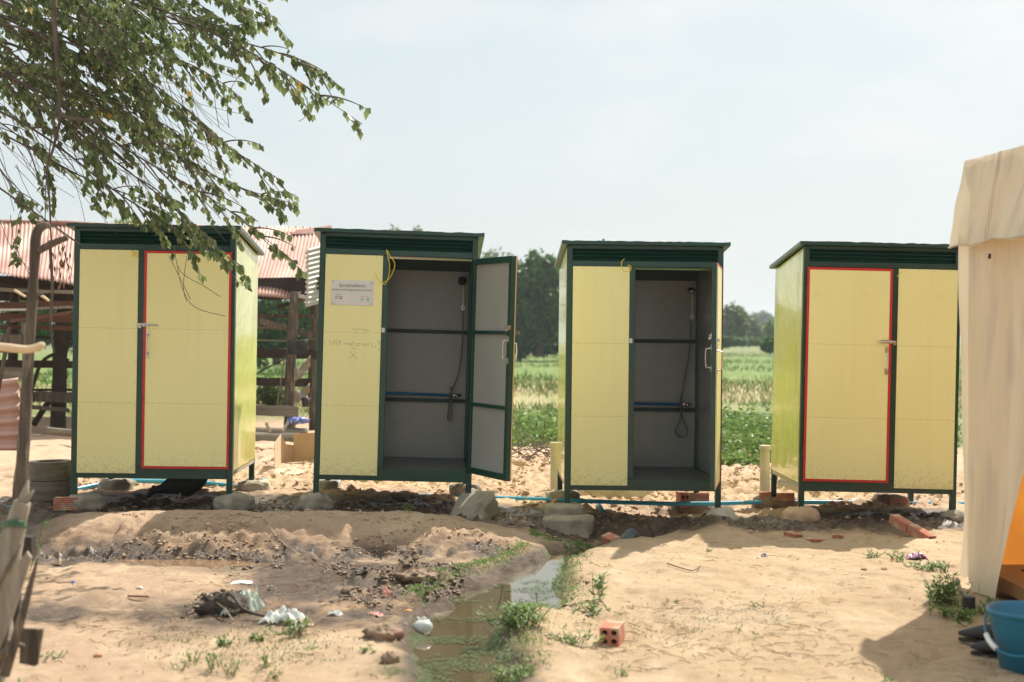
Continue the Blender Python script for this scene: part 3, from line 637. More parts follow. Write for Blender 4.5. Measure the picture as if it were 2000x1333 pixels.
gr = [[(125, 1000), (140, 1060), (160, 1075), (180, 1020), (185, 1005)], [(190, 1005), (195, 1075)], [(215, 1010), (220, 1072)], [(240, 1020), (245, 1070), (270, 1060), (272, 1025), (245, 1020), (290, 1020)],
      [(320, 1060), (325, 1040), (340, 1040), (345, 1065), (360, 1040), (375, 1065)], [(380, 1070), (395, 1040), (410, 1070), (425, 1030)], [(425, 1050), (430, 1090), (455, 1120), (480, 1120), (495, 1105)], [(430, 1040), (450, 1030), (465, 1060), (450, 1080)],
      [(500, 1080), (540, 1075), (505, 1045), (560, 1045)], [(575, 1080), (575, 1045), (595, 1045), (600, 1080)], [(625, 1045), (612, 1065), (628, 1080), (640, 1060), (625, 1045)], [(655, 1080), (655, 1040)], [(680, 1085), (685, 1040), (700, 1040)], [(715, 1085), (740, 1085), (735, 1045), (712, 1045)],
      [(770, 1060), (785, 1090), (770, 1095)], [(800, 1000), (825, 1010), (830, 1040), (845, 1010)], [(815, 1060), (850, 1060), (850, 1100), (815, 1135), (850, 1135), (855, 1110)]]
strokes([zs(q) for q in gr] + [zs([(410, 1160), (520, 1280)]), zs([(515, 1170), (400, 1270)])] + [zs([(430, 832), (500, 850), (560, 838), (680, 855)]), zs([(600, 845), (670, 850)])], 'pencil_writing', t2)
# blue pipe stub on the third roof
m = MB(); m.tube([(-.355, .25, 2.15), (-.352, .25, 2.245)], .013, 12); m.build('pipe_stub', M['pipe'], cubs[2][0], smooth=True)
m = MB(); m.tube([(w_ , BD + .03, z_) for w_, z_ in ((.60, -.05), (.60, .3))], .014, 10); m.build('drain_pipe', M['pipe'], cubs[3][0], smooth=True)

# yellow wires
def wire(pts, r, label, nm='wire_loop'):
    m = MB(); q = [Vector(p) for p in pts]; sm = []
    for i in range(len(q) - 1):
        p0 = q[max(i - 1, 0)]; p1 = q[i]; p2 = q[i + 1]; p3 = q[min(i + 2, len(q) - 1)]
        for k in range(6):
            u = k / 6; sm.append(.5 * (2 * p1 + (p2 - p0) * u + (2 * p0 - 5 * p1 + 4 * p2 - p3) * u * u + (3 * p1 - p0 - 3 * p2 + p3) * u ** 3))
    sm.append(q[-1]); m.tube(sm, r, 6); return tag(m.build(nm, M['ywire'], smooth=True), label, 'wire', 'yellow wires hanging on the cubicles')
DF = 11.64
wire([P(755, 488, DF), P(763, 502, DF - .02), P(771, 515, DF - .03), P(768, 530, DF - .04), P(760, 545, DF - .03), P(748, 552, DF - .03), P(738, 546, DF - .02), P(733, 533, DF - .02)], .0035, 'yellow wire looped above the plaque on the cubicle with the wide open door')
wire([P(755, 488, DF), P(758, 503, DF - .02), P(761, 518, DF - .02), P(759, 540, DF - .02), P(752, 556, DF - .02), P(745, 551, DF - .01)], .0035, 'yellow wire hanging in a narrow loop over the doorpost of the plaque cubicle')
wire([P(1220, 506, DF + .06), P(1214, 512, DF + .03), P(1215, 525, DF + .03), P(1222, 531, DF + .03), P(1231, 529, DF + .03), P(1232, 521, DF + .03), P(1227, 519, DF + .03), P(1227, 527, DF + .03)], .0035, 'coiled yellow wire on the cubicle whose door is edge on')
wire([P(259, 490, 11.46), P(263, 499, 11.45), P(270, 501, 11.45), P(266, 493, 11.45), P(258, 502, 11.45)], .006, 'short yellow wire knot on the cubicle behind the leaves')
wire([P(1752, 541, DF + .04), P(1757, 535, DF + .03), P(1762, 531, DF + .04)], .0035, 'tiny yellow wire end on the cubicle beside the tent')

# ---------------------------------------------------------------- footings
def local_world(i, p): return cubs[i][0].matrix_world @ Vector(p)
def footing(name, c, r, label, cat='footing', sq=.7, nz=.18, mats=None, seed=0, rot=0, group='concrete footings under the cubicle legs', tilt=0):
    m = MB(); m.blob((0, 0, 0), r, nz, 2.6, sq, 16, 0, seed, Matrix.Rotation(rot, 3, 'Z') @ Matrix.Rotation(tilt, 3, 'X'))
    o = m.build(name, mats or M['concrete'], smooth=True); o.location = c; return tag(o, label, cat, group)
def brickmesh(L_=.19, w=.085, h=.085, holes=True):
    bm = bmesh.new()
    for end in (0, 1):
        y = -L_ / 2 if end == 0 else L_ / 2; ed = []
        def loop(pts):
            vs = [bm.verts.new(p) for p in pts]; ed.extend(bm.edges.new((vs[i], vs[(i + 1) % len(vs)])) for i in range(len(vs))); return vs
        prof = []
        nseg = 6
        for side in range(4):
            for k in range(nseg * 2):
                u = k / (nseg * 2); g_ = .0025 if k % 2 else 0
                if side == 0: p = (-w / 2 + w * u, -h / 2 + g_)
                elif side == 1: p = (w / 2 - g_, -h / 2 + h * u)
                elif side == 2: p = (w / 2 - w * u, h / 2 - g_)
                else: p = (-w / 2 + g_, h / 2 - h * u)
                prof.append(p)
        o = loop([(p[0], y, p[1]) for p in prof]); hs = []
        for cx in (-w * .23, w * .23):
            for cz in (-h * .23, h * .23): hs.append(loop([(cx + w * .15 * math.cos(q), y, cz + w * .15 * math.sin(q)) for q in [2 * math.pi * k / 10 for k in range(10)]]))
        bmesh.ops.triangle_fill(bm, use_beauty=True, use_dissolve=False, edges=ed)
        if end == 0: A = (o, hs)
        else: B = (o, hs)
    def bridge(a, c):
        for i in range(len(a)): bm.faces.new((a[i], a[(i + 1) % len(a)], c[(i + 1) % len(a)], c[i]))
    bridge(A[0], B[0])
    for a, c in zip(A[1], B[1]): bridge(c, a)
    bmesh.ops.recalc_face_normals(bm, faces=bm.faces)
    me_ = bpy.data.meshes.new('hollow_brick'); bm.to_mesh(me_); bm.free(); me_.materials.append(M['brick']); return me_
BR = brickmesh()
def brick(loc, rot, label, scale=(1, 1, 1), group='red hollow bricks'):
    o = bpy.data.objects.new('hollow_brick', BR); COL.objects.link(o); o.location = loc; o.rotation_euler = rot; o.scale = scale; return tag(o, label, 'brick', group)
fl = [local_world(i, (a * (BW / 2 - .025), .025, -LEG)) for i in range(4) for a in (-1, 1)]
fb = [local_world(i, (a * (BW / 2 - .025), BD - .025, -LEG)) for i in range(4) for a in (-1, 1)]
dn = Vector((0, 0, -1))
# front row, left to right
footing('concrete_footing', fl[0] + Vector((.10, 0, -.085)), (.17, .12, .082), 'mortar smeared footing with a brick showing, under the leftmost cubicle leg', seed=1)
brick(fl[0] + Vector((-.035, -.075, -.075)), (0, 0, R(90)), 'red hollow brick set in the mortar below the leftmost cubicle leg', (1, 1.1, 1.25))
footing('concrete_footing', fl[1] + Vector((.04, 0, -.075)), (.185, .15, .095), 'rounded grey concrete dome under the right front leg of the leftmost cubicle', sq=.95, seed=2)
footing('concrete_footing', fl[2] + Vector((0, 0, -.085)), (.15, .14, .11), 'low concrete dome under the left leg of the plaque cubicle', sq=1, seed=3, nz=.25)
footing('concrete_footing', fl[3] + Vector((.05, -.10, -.12)), (.16, .23, .12), 'slanting broken concrete lump under the open door of the plaque cubicle', sq=.4, seed=4, rot=R(-25), tilt=R(28), nz=.25)
footing('concrete_footing', fl[4] + Vector((-.02, -.06, -.10)), (.175, .15, .12), 'stacked concrete block, upper of two, left front of the edge on door cubicle', sq=.32, seed=5, nz=.16)
footing('concrete_footing', fl[4] + Vector((-.0, -.26, -.15)), (.215, .19, .10), 'wide concrete slab, lower of two, at the head of the ditch', sq=.3, seed=6, nz=.14)
footing('concrete_footing', fl[5] + Vector((.03, -.04, -.12)), (.155, .18, .13), 'tall sand covered mortar dome under the right front leg of the edge on door cubicle', sq=1, seed=7, mats=M['concpale'])
footing('concrete_footing', fl[6] + Vector((.0, -.02, -.095)), (.17, .14, .10), 'brown earthy dome under the left front leg of the rightmost cubicle', sq=.9, seed=8, mats=M['mudclod'])
footing('concrete_footing', fl[7] + Vector((.02, 0, -.08)), (.13, .14, .09), 'pale footing under the right front leg of the rightmost cubicle, against the tent', sq=.9, seed=9)
# rear row
footing('concrete_footing', fb[0] + Vector((.05, 0, -.09)), (.16, .12, .09), 'rear footing behind the brick at the far left cubicle', sq=.5, seed=11)
footing('concrete_footing', fb[1] + Vector((.03, -.03, -.09)), (.15, .13, .095), 'rear mortar block beside the cut blue pipe end', sq=.5, seed=12, mats=M['concpale'])
footing('concrete_footing', fb[2] + Vector((0, 0, -.085)), (.11, .12, .085), 'rear brick shaped footing at the left back of the plaque cubicle', sq=.35, seed=13, nz=.08)
footing('concrete_footing', fb[3] + Vector((0, 0, -.085)), (.15, .12, .085), 'rear footing at the right back of the plaque cubicle', sq=.5, seed=14)
footing('concrete_footing', fb[4] + Vector((.03, -.05, -.085)), (.16, .13, .09), 'rear footing with pillar beside it at the edge on door cubicle', sq=.5, seed=15)
brick(fb[5] + Vector((-.14, -.06, -.07)), (0, 0, R(8)), 'upright red hollow brick with dark holes under the back of the edge on door cubicle', (1.05, 1, 1.7))
brick(fb[5] + Vector((.02, -.05, -.07)), (0, 0, R(90)), 'red brick lying sideways right of the upright one under the edge on door cubicle', (1, 1, 1.5))
footing('concrete_footing', fb[5] + Vector((-.02, .02, -.20)), (.24, .16, .10), 'earthy rear footing below two red bricks', sq=.6, seed=16, mats=M['darkclod'])
brick(fb[6] + Vector((-.09, -.04, -.045)), (0, 0, R(90)), 'red brick at the foot of the pillar by the rightmost cubicle', (.9, .55, .9))
brick(fb[6] + Vector((.10, -.08, -.05)), (0, 0, R(80)), 'red brick with round holes under the left back of the rightmost cubicle', (1, .9, .9))
footing('concrete_footing', fb[6] + Vector((.03, .05, -.13)), (.22, .16, .08), 'rear footing under bricks at the rightmost cubicle', sq=.6, seed=17, mats=M['darkclod'])
q = fb[7] + Vector((-.22, -.05, -.10)); footing('concrete_footing', q, (.17, .14, .11), 'dark earthy rear footing seen under the right of the rightmost cubicle', sq=.7, seed=18, mats=M['darkclod'])
brick(q + Vector((.05, -.10, .04)), (0, R(4), R(90)), 'broken red brick on the dark rear footing of the rightmost cubicle', (1, .9, .8))

# concrete pillars and tank rings behind
def pillar(p, h, r, label):
    m = MB(); m.tube([(0, 0, 0), (0, 0, h * .93)], [r, r * .93], 14, wob=.05); m.tube([(0, 0, h * .92), (0, 0, h)], [r * 1.22, r * 1.15], 14, wob=.06)
    o = m.build('concrete_pillar', M['concpale'], smooth=False); o.location = p; return tag(o, label, 'pillar', 'short concrete pillars behind the cubicles')
a = P(1083, 985, 13.35); pillar(a, .62, .043, 'short concrete pillar between the open cubicles')
a = P(1494, 968, 13.3); pillar(a, .50, .052, 'short concrete pillar left of the rightmost cubicle')
def tank(c, r, h, label, seams=1):
    m = MB(); pr = [(r - .07, h * .3), (r - .07, h), (r, h)]
    for k in range(seams): zz = h * (1 - (k + 1) / (seams + 1)); pr += [(r, zz + .006), (r - .015, zz), (r + .004, zz - .006)]
    pr += [(r + .004, 0)]; m.lathe(pr, 40); o = m.build('concrete_ring', M['woodgrey'] if r < .25 else M['concpale'], smooth=False); o.location = c; return tag(o, label, 'concrete ring', 'concrete tank rings half sunk behind the cubicles')
tank((1.06, 14.0, -.36), .44, .40, 'concrete tank ring with open seam under the edge on door cubicle')
tank((-1.36, 14.1, -.10), .46, .24, 'low concrete tank ring behind the plaque cubicle')
tank((3.30, 14.25, -.20), .42, .30, 'concrete tank ring behind the rightmost cubicle')
tank((-3.55, 13.6, -.05), .30, .22, 'low concrete ring seen beneath the leftmost cubicle')
tank((-4.20, 12.1, .02), .19, .34, 'small mossy concrete ring at far left beside the forked post')
# blue pipes
def path(px, D, dz=0):
    return [P(u, v, d) for (u, v), d in zip(px, D)]
pts = path([(-60, 1016), (0, 1000), (60, 975), (135, 959), (190, 947), (240, 939), (330, 941), (400, 944), (455, 949), (530, 957), (620, 961), (683, 963.5), (760, 966), (850, 970), (940, 972), (1065, 976), (1130, 978.5), (1220, 982), (1315, 984.5), (1400, 984), (1490, 981), (1700, 982), (1900, 985)],
           [11.2, 11.5, 12.0, 12.5, 12.9, 13.1, 13.1, 13.05, 13.0, 12.95, 12.95, 12.95, 12.95, 12.9, 12.9, 12.9, 12.85, 12.85, 12.85, 12.9, 12.95, 13, 13])
m = MB(); m.tube(pts, .021, 10); m.tube([pts[7], pts[7].lerp(pts[8], .15)], .026, 10); m.tube([pts[16], pts[16].lerp(pts[17], .1)], .026, 10)
tag(m.build('water_pipe', M['pipe'], smooth=True), 'long blue plastic water pipe lying behind the row of cubicles', 'pipe')
m = MB(); m.tube([P(514, 938, 13.0), P(517, 972, 12.6)], .020, 10); m.tube([P(517, 962, 12.65), P(517.5, 972, 12.58)], .024, 10); tag(m.build('water_pipe', M['pipe'], smooth=True), 'cut off blue pipe end sticking down between the first two cubicles', 'pipe')
m = MB(); m.tube([P(1169, 985, 13.0), P(1176, 998, 12.6)], .022, 10); tag(m.build('water_pipe', M['pipe'], smooth=True), 'short blue pipe end by the tank ring under the edge on door cubicle', 'pipe')
m = MB(); m.tube([P(662, 935, 13.1), P(661, 962, 13.0)], .020, 10); tag(m.build('water_pipe', M['pipe'], smooth=True), 'upright blue pipe rising behind the plaque cubicle', 'pipe')
# grey drain pipe and brick at head of ditch
a = P(1216, 1060, 10.9); m = MB(); m.lathe([(.050, 0), (.055, 0), (.055, .3), (.050, .3), (.050, 0)], 24); o = m.build('drain_pipe', mat('grey_pvc', (.09, .12, .13), None, rough=.45), smooth=False); o.location = a + Vector((0, 0, -.015)); o.rotation_euler = (R(-82), 0, R(-20)); tag(o, 'grey drain pipe mouth half buried beside a red brick', 'pipe')
brick(P(1194, 1056, 10.85), (R(4), R(-18), R(22)), 'tilted red brick next to the drain pipe mouth', (1, 1, .9))
a = P(1196, 1266, 6.9); a.z = gz(a.x, a.y) + .048; brick(a, (0, 0, R(-14)), 'lone red hollow brick with four holes on the sand by the ditch', (1.22, 1.0, 1.12))
a = P(1800, 1034, 10.6); a.z = gz(a.x, a.y) + .035; brick(a, (R(14), 0, R(22)), 'long red brick slanting down the sand by the tent, nearer one', (.95, 1.35, .85))
a2 = a + Vector((-.09, .235, .055)); brick(a2, (R(14), 0, R(20)), 'long red brick slanting down the sand by the tent, farther one', (.95, 1.2, .85))
for u, v, r, sz, lb in ((1549, 1031, 30, (1.0, .7, .35), 'flat broken brick piece at the foot of the rightmost cubicle, left one'), (1593, 1040, 92, (.9, .75, .3), 'flat broken brick tile just right of a smaller piece at the rightmost cubicle'), (1636, 1033, 80, (.8, .45, .35), 'sand dusted brick block right of the flat tile')):
    a = P(u, v, 1.50 * FPX / (v - 666.5)); a.z = gz(a.x, a.y) + .012; brick(a, (R(3), R(2), R(r)), lb, sz)
a = P(150, 985, 11.4)

# ---------------------------------------------------------------- foliage tools
def leaves_obj(name, pos, dirs, nrm, lens, wid, material, parent=None, rnd=None, fold=.25):
    """one mesh of folded pointed leaves"""
    pos = np.asarray(pos, float); n = len(pos); dirs = np.asarray(dirs, float); dirs /= np.linalg.norm(dirs, axis=1)[:, None] + 1e-9
    nrm = np.asarray(nrm, float); side = np.cross(dirs, nrm); side /= np.linalg.norm(side, axis=1)[:, None] + 1e-9; up = np.cross(side, dirs)
    L_ = np.asarray(lens, float).reshape(-1, 1) * np.ones((n, 1)); Wd = np.asarray(wid, float).reshape(-1, 1) * np.ones((n, 1))
    p0 = pos; p1 = pos + dirs * L_ * .42 + side * Wd * .5 - up * Wd * fold; p2 = pos + dirs * L_ * .42 - side * Wd * .5 - up * Wd * fold
    pm_ = pos + dirs * L_ * .45; p3 = pos + dirs * L_ - up * L_ * .08
    co = np.stack([p0, p1, p3, p2, pm_], 1).reshape(-1, 3)
    b0 = np.arange(n) * 5
    f = np.concatenate([np.stack([b0, b0 + 1, b0 + 4], -1), np.stack([b0 + 1, b0 + 2, b0 + 4], -1), np.stack([b0 + 2, b0 + 3, b0 + 4], -1), np.stack([b0 + 3, b0, b0 + 4], -1)])
    return tri_obj(name, co, f, material, parent, np.repeat(rnd if rnd is not None else rng.random(n), 5))
def tri_obj(name, co, f, material, parent=None, rnd=None):
    me_ = bpy.data.meshes.new(name); me_.vertices.add(len(co)); me_.vertices.foreach_set('co', co.ravel()); k = f.shape[1]
    me_.loops.add(f.size); me_.loops.foreach_set('vertex_index', f.ravel().astype(np.int32)); me_.polygons.add(len(f)); me_.polygons.foreach_set('loop_start', np.arange(0, f.size, k)); me_.polygons.foreach_set('loop_total', np.full(len(f), k)); me_.update(); me_.validate()
    if rnd is not None:
        a_ = me_.attributes.new('rnd', 'FLOAT', 'POINT'); a_.data.foreach_set('value', np.asarray(rnd, np.float32))
    me_.materials.append(material); o = bpy.data.objects.new(name, me_); COL.objects.link(o)
    if parent: o.parent = parent
    return o
def rdir(n):
    v = rng.normal(size=(n, 3)); return v / np.linalg.norm(v, axis=1)[:, None]

# ---------------------------------------------------------------- the overhanging tree at upper left
def spline(q, k=8):
    q = [Vector(p) for p in q]; sm = []
    for i in range(len(q) - 1):
        p0 = q[max(i - 1, 0)]; p1 = q[i]; p2 = q[i + 1]; p3 = q[min(i + 2, len(q) - 1)]
        for j in range(k):
            u = j / k; sm.append(.5 * (2 * p1 + (p2 - p0) * u + (2 * p0 - 5 * p1 + 4 * p2 - p3) * u * u + (3 * p1 - p0 - 3 * p2 + p3) * u ** 3))
    sm.append(q[-1]); return sm
TO = Vector((-5.3, 10.6, 0))
tree = empty('leafy_tree', (TO.x, TO.y, gz(TO.x, TO.y)), 'leafy tree whose drooping branches hang in from the upper left', 'tree'); TB = tree.location.copy()
def tl(p): return Vector(p) - TB
trk = MB(); trk.tube([tl(q) for q in ((-5.3, 10.6, -.3), (-5.25, 10.6, 1.0), (-5.35, 10.55, 2.2), (-5.2, 10.5, 3.4), (-5.3, 10.5, 4.6))], [.19, .15, .14, .12, .07], 14, wob=.2)
trk.build('trunk', M['bark'], tree, smooth=True)
limbs = MB(); LP = []; LD = []; LN = []; LL = []
rt = random.Random(3)
def add_leaves(pts, start, spacing, big=1.0, dens=1.0):
    acc = 0; side = 1
    for i in range(len(pts) - 1):
        a, c = pts[i], pts[i + 1]; seg = (c - a).length
        if i / (len(pts) - 1) < start: continue
        acc += seg; d = (c - a).normalized()
        while acc > spacing:
            acc -= spacing
            if rt.random() > dens * (.62 + 1.1 * max(mn.noise(a * 2.6) + .25, 0)): continue
            p = a.lerp(c, rt.random()); side = -side
            for _ in range(2 if rt.random() < .55 else 1):
                dd = Vector((d.x * .30 + rt.uniform(-.38, .38), d.y * .30 + side * rt.uniform(.1, .6), -1.0 + rt.uniform(-.2, .55)))
                LP.append(p + Vector((rt.uniform(-.012, .012), side * .012, rt.uniform(-.01, .01)))); LD.append(dd); LN.append((rt.uniform(-.8, .8), -1 + rt.uniform(-.6, .6), rt.uniform(-.2, .5))); LL.append(rt.uniform(.042, .078) * big); side = -side
def shoot(px, D0, D1, r0, nside, start=.25, sl=(.35, 1.0), dens=1.0):
    n = len(px); ctrl = [P(u, v, D0 + (D1 - D0) * i / (n - 1)) for i, (u, v) in enumerate(px)]
    pts = spline(ctrl, 8); k = len(pts); limbs.tube([tl(p) for p in pts], [max(r0 * .62 * (1 - .85 * i / (k - 1)), .0026) for i in range(k)], 6)
    add_leaves(pts, max(start, .60), .028, 1.15, .85)
    nside = int(nside * 1.35)
    for j in range(nside):
        f = start * .6 + (1 - start * .6) * (j + rt.random()) / nside * .94; i = min(int(f * (k - 1)), k - 2); a = pts[i]; d = (pts[i + 1] - a).normalized()
        ln = rt.uniform(.22, .75) * (1.15 - .7 * f); up = rt.choice((-1, -1, 1))
        q = [a]; cur = Vector((d.x + rt.uniform(-.35, .25), d.y * .6 + rt.uniform(-.6, .6), d.z + up * rt.uniform(.1, .75) + .1)).normalized()
        st = 6
        for s_ in range(st):
            cur = (cur + Vector((rt.uniform(-.05, .08), rt.uniform(-.08, .08), -.085 - .02 * up))).normalized(); q.append(q[-1] + cur * ln / st)
        qq = spline(q, 3); kk = len(qq); limbs.tube([tl(p) for p in qq], [max(r0 * .35 * (1 - .7 * i / kk), .0020) for i in range(kk)], 4)
        add_leaves(qq, .3 if rt.random() < .82 else .8, .027, 1.12, .82)
S_ = [([(-150, -60), (120, -40), (330, 25), (520, 120), (708, 243)], 10.3, 9.7, .022, 20, .38),
      ([(-100, -80), (150, -30), (400, 60), (560, 110), (640, 160)], 10.6, 10.2, .02, 14, .35),
      ([(-50, -120), (200, -60), (400, -10), (535, 35)], 10.2, 9.9, .016, 12, .4),
      ([(150, -120), (330, -60), (430, -30), (520, 10)], 10.0, 10.2, .014, 8, .3),
      ([(-150, 0), (100, 60), (300, 190), (450, 290), (552, 355)], 10.5, 9.9, .02, 14, .3),
      ([(-150, 40), (80, 110), (280, 250), (430, 350), (572, 398)], 10.9, 10.5, .022, 16, .3),
      ([(-150, 90), (60, 170), (260, 300), (430, 400), (575, 512)], 10.2, 9.8, .02, 18, .3),
      ([(-150, 120), (50, 190), (230, 320), (370, 430), (487, 545)], 10.6, 10.2, .018, 16, .3),
      ([(-150, 150), (60, 250), (220, 370), (330, 440), (450, 520)], 10.0, 10.4, .018, 12, .35),
      ([(-150, 190), (20, 270), (170, 350), (300, 400), (420, 470)], 10.8, 10.7, .016, 10, .3),
      ([(-150, 20), (60, 60), (240, 130), (360, 210), (445, 285)], 10.0, 10.4, .02, 14, .25),
      ([(-120, -60), (60, 0), (220, 70), (380, 130), (470, 190)], 10.8, 10.5, .02, 16, .2),
      ([(-120, -20), (0, 30), (140, 110), (260, 200), (330, 300)], 10.4, 10.2, .02, 14, .2),
      ([(-150, 60), (-20, 120), (90, 200), (170, 290), (200, 380)], 10.3, 10.0, .018, 10, .2),
      ([(-150, 200), (-40, 220), (40, 270), (90, 330), (110, 400)], 10.6, 10.6, .014, 7, .25),
      ([(-150, 230), (-60, 270), (0, 330), (40, 400), (30, 480)], 9.8, 9.6, .012, 5, .4),
      ([(-100, -100), (0, -20), (80, 60), (130, 150), (150, 240)], 10.9, 11.0, .018, 12, .15),
      ([(-60, -100), (80, -30), (180, 40), (260, 110), (300, 180)], 10.1, 9.8, .018, 12, .15),
      ([(0, -120), (140, -50), (260, 10), (350, 60), (420, 130)], 10.6, 10.9, .018, 12, .15),
      ([(60, -140), (180, -80), (300, -20), (380, 20), (470, 80)], 10.3, 10.0, .016, 10, .2),
      ([(-80, 20), (60, 130), (200, 190), (330, 250), (400, 330)], 10.2, 10.6, .016, 12, .3),
      ([(-120, 100), (0, 150), (130, 180), (250, 240), (340, 320)], 11.0, 11.0, .016, 12, .25)]
for a in S_: shoot(*a)
# inner mass of foliage (upper left)
for k in range(210):
    u = rt.triangular(-140, 430, 60); v = rt.triangular(-120, 270, 20)
    if v > 300 - u * .55 + 60: continue
    d = rt.uniform(10.0, 11.4); a = P(u, v, d); q = [a]; cur = Vector((rt.uniform(.2, 1), rt.uniform(-.4, .4), rt.uniform(-.6, .1))).normalized()
    for s_ in range(5): cur = (cur + Vector((0, 0, -.12))).normalized(); q.append(q[-1] + cur * .09)
    limbs.tube([tl(p) for p in q], .0028, 4); add_leaves(q, 0, .024)
# thick limbs and bare hanging stems
for px, D, r in (([(-300, 40), (-100, -20), (60, 30), (110, 60)], 10.6, .035), ([(-300, 120), (-100, 60), (40, 140), (180, 260), (260, 330)], 10.8, .022), ([(-300, 0), (-150, -60), (100, -60), (300, 10)], 10.5, .028),
                 ([(100, -80), (108, 60), (116, 180), (120, 225), (170, 235), (200, 240)], 9.9, .020), ([(120, 225), (104, 290), (92, 330), (97, 400), (100, 470)], 9.9, .012), ([(97, 470), (102, 560), (99, 640), (106, 690)], 9.9, .013),
                 ([(112, 200), (92, 330), (88, 440)], 9.8, .006), ([(-40, 340), (60, 410), (160, 480)], 9.6, .008), ([(-40, 330), (40, 400), (150, 475)], 9.7, .004)):
    pts = spline([P(u, v, D) for u, v in px], 7); k = len(pts); limbs.tube([tl(p) for p in pts], [r * (1 - .5 * i / k) for i in range(k)], 8, wob=.2)
for k in range(190):
    u = rt.uniform(-20, 380); v = rt.uniform(90, 330); d = rt.uniform(9.8, 11.2)
    q = [P(u, v, d)]; cur = Vector((rt.uniform(.1, 1.0), rt.uniform(-.3, .3), rt.uniform(-1.2, -.3))).normalized(); L_ = rt.uniform(.25, .75)
    for s_ in range(5): cur = (cur + Vector((rt.uniform(-.15, .22), rt.uniform(-.1, .1), rt.uniform(-.16, .12)))).normalized(); q.append(q[-1] + cur * L_ / 5)
    q = [p for p in q if p.y < 11.25]
    if len(q) > 2: limbs.tube([tl(p) for p in q], [.0038] + [.0024] * (len(q) - 1), 3)
for px, D in (([(415, 130), (420, 200), (428, 250)], 10), ([(468, 145), (445, 190), (447, 250)], 10), ([(600, 190), (598, 225), (583, 238)], 9.8), ([(345, 510), (355, 560), (380, 600), (440, 618)], 10), ([(340, 480), (352, 530), (400, 560), (430, 580)], 10), ([(365, 500), (358, 560), (365, 590)], 10), ([(330, 500), (350, 540), (372, 585)], 10),
              ([(20, 420), (30, 480), (70, 560)], 9.8), ([(110, 450), (128, 500), (140, 560)], 9.8), ([(0, 430), (20, 480), (60, 530)], 9.7)):
    q = spline([P(u, v, D) for u, v in px], 4); limbs.tube([tl(p) for p in q], .0024, 4)
limbs.build('branches', M['twig'], tree, smooth=True)
LPa = np.array([tl(p) for p in LP]); keep = np.array([p.y < 11.30 for p in LP]); LL_ = np.array(LL)
rv = rng.random(len(LP)) * .95; rv[rng.random(len(LP)) < .004] = .99
leaves_obj('crown', LPa[keep], np.array([tuple(d) for d in LD])[keep], np.array(LN)[keep], LL_[keep], LL_[keep] * .60, M['leaf'], tree, rv[keep])
# dead leaves on the hanging stem
dp = [tl(P(108 + rt.uniform(-10, 32), 470 + rt.uniform(0, 110) * .6 + k * .6, 9.9)) for k in range(40)]
leaves_obj('withered_leaves', [tuple(p) for p in dp], [(rt.uniform(-.3, .3), 0, -1) for _ in dp], rdir(len(dp)), .06, .018, M['deadleaf'], tree)
print('leaves', keep.sum())

# ---------------------------------------------------------------- background trees
def bgtree(name, label, u, vb, D, lobes, leafm, n, ls, trunk=(.25, 3.0), group='trees beyond the field', cat='tree'):
    base = P(u, vb, D); o = empty(name, base, label, cat, group); s = D / FPX
    m = MB()
    hgt = max(l[1] + l[3] for l in lobes) * s
    m.tube([(0, 0, -.3), (.03 * hgt, 0, hgt * .35), (0, 0, hgt * .75)], [trunk[0], trunk[0] * .7, trunk[0] * .25], 8, wob=.2)
    for (lx, lz, rx, rz) in lobes:
        m.tube([(0, 0, hgt * .25), (lx * s * .5, 0, (lz * s + hgt * .25) * .5), (lx * s, 0, lz * s)], [trunk[0] * .5, trunk[0] * .3, trunk[0] * .08], 6)
    m.build('trunk', M['bark'], o)
    pos = []; tot = sum(l[2] * l[3] for l in lobes)
    for li, (lx, lz, rx, rz) in enumerate(lobes):
        k = int(n * rx * rz / tot); d = rdir(k); r = .45 + .6 * rng.random(k) ** .5
        bump = 1 + .35 * np.array([mn.noise(Vector((x[0] * 2.2 + li, x[1] * 2.2, x[2] * 2.2))) for x in d])
        p = d * (r * bump)[:, None] * np.array([rx * s, rx * s * .9, rz * s]) + np.array([lx * s, rng.uniform(-.3, .3) * rx * s, lz * s])
        keepm = np.array([mn.noise(Vector(q * (2.2 / (rx * s)))) > -.22 for q in p]); pos.append(p[keepm])
    pos = np.concatenate(pos); k = len(pos); dd = rdir(k); dd[:, 2] -= .5; nn = rdir(k); nn[:, 2] += .8
    leaves_obj('crown', pos, dd, nn, ls * (.6 + .8 * rng.random(k)), ls * .55, leafm, o)
    return o
bgtree('dense_tree', 'large dense dark green tree between the two open cubicles', 1052, 689, 95, [(0, 130, 55, 62), (-30, 80, 52, 60), (30, 90, 55, 60), (-20, 45, 55, 45), (30, 40, 55, 45), (-70, 60, 45, 60), (10, 165, 28, 26)], M['bgleaf'], 22000, .42, (.45, 3))
bgtree('loose_tree', 'loose pale crowned tree showing above the wide open door', 925, 690, 125, [(40, 165, 45, 35), (0, 150, 45, 50), (75, 150, 35, 32), (30, 80, 60, 60)], M['bgleaf2'], 6000, .42)
bgtree('tall_tree', 'treetop with two small tufts above the plaque cubicle roof', 796, 690, 130, [(-25, 236, 11, 12), (17, 236, 12, 13), (-48, 226, 8, 8), (0, 150, 60, 60), (0, 90, 60, 60)], M['bgleaf2'], 5000, .42)
bgtree('round_tree', 'bright green treetop peeping over the leftmost cubicle roof', 236, 690, 80, [(0, 235, 34, 26), (-10, 180, 45, 40), (20, 120, 50, 60)], M['bgleaf3'], 5000, .36)
bgtree('broad_tree', 'grey green tree right of the edge on door cubicle', 1432, 672, 150, [(0, 42, 26, 34), (-24, 38, 24, 30), (12, 52, 14, 18), (-12, 22, 34, 22)], M['bgleaf2'], 6500, .5)
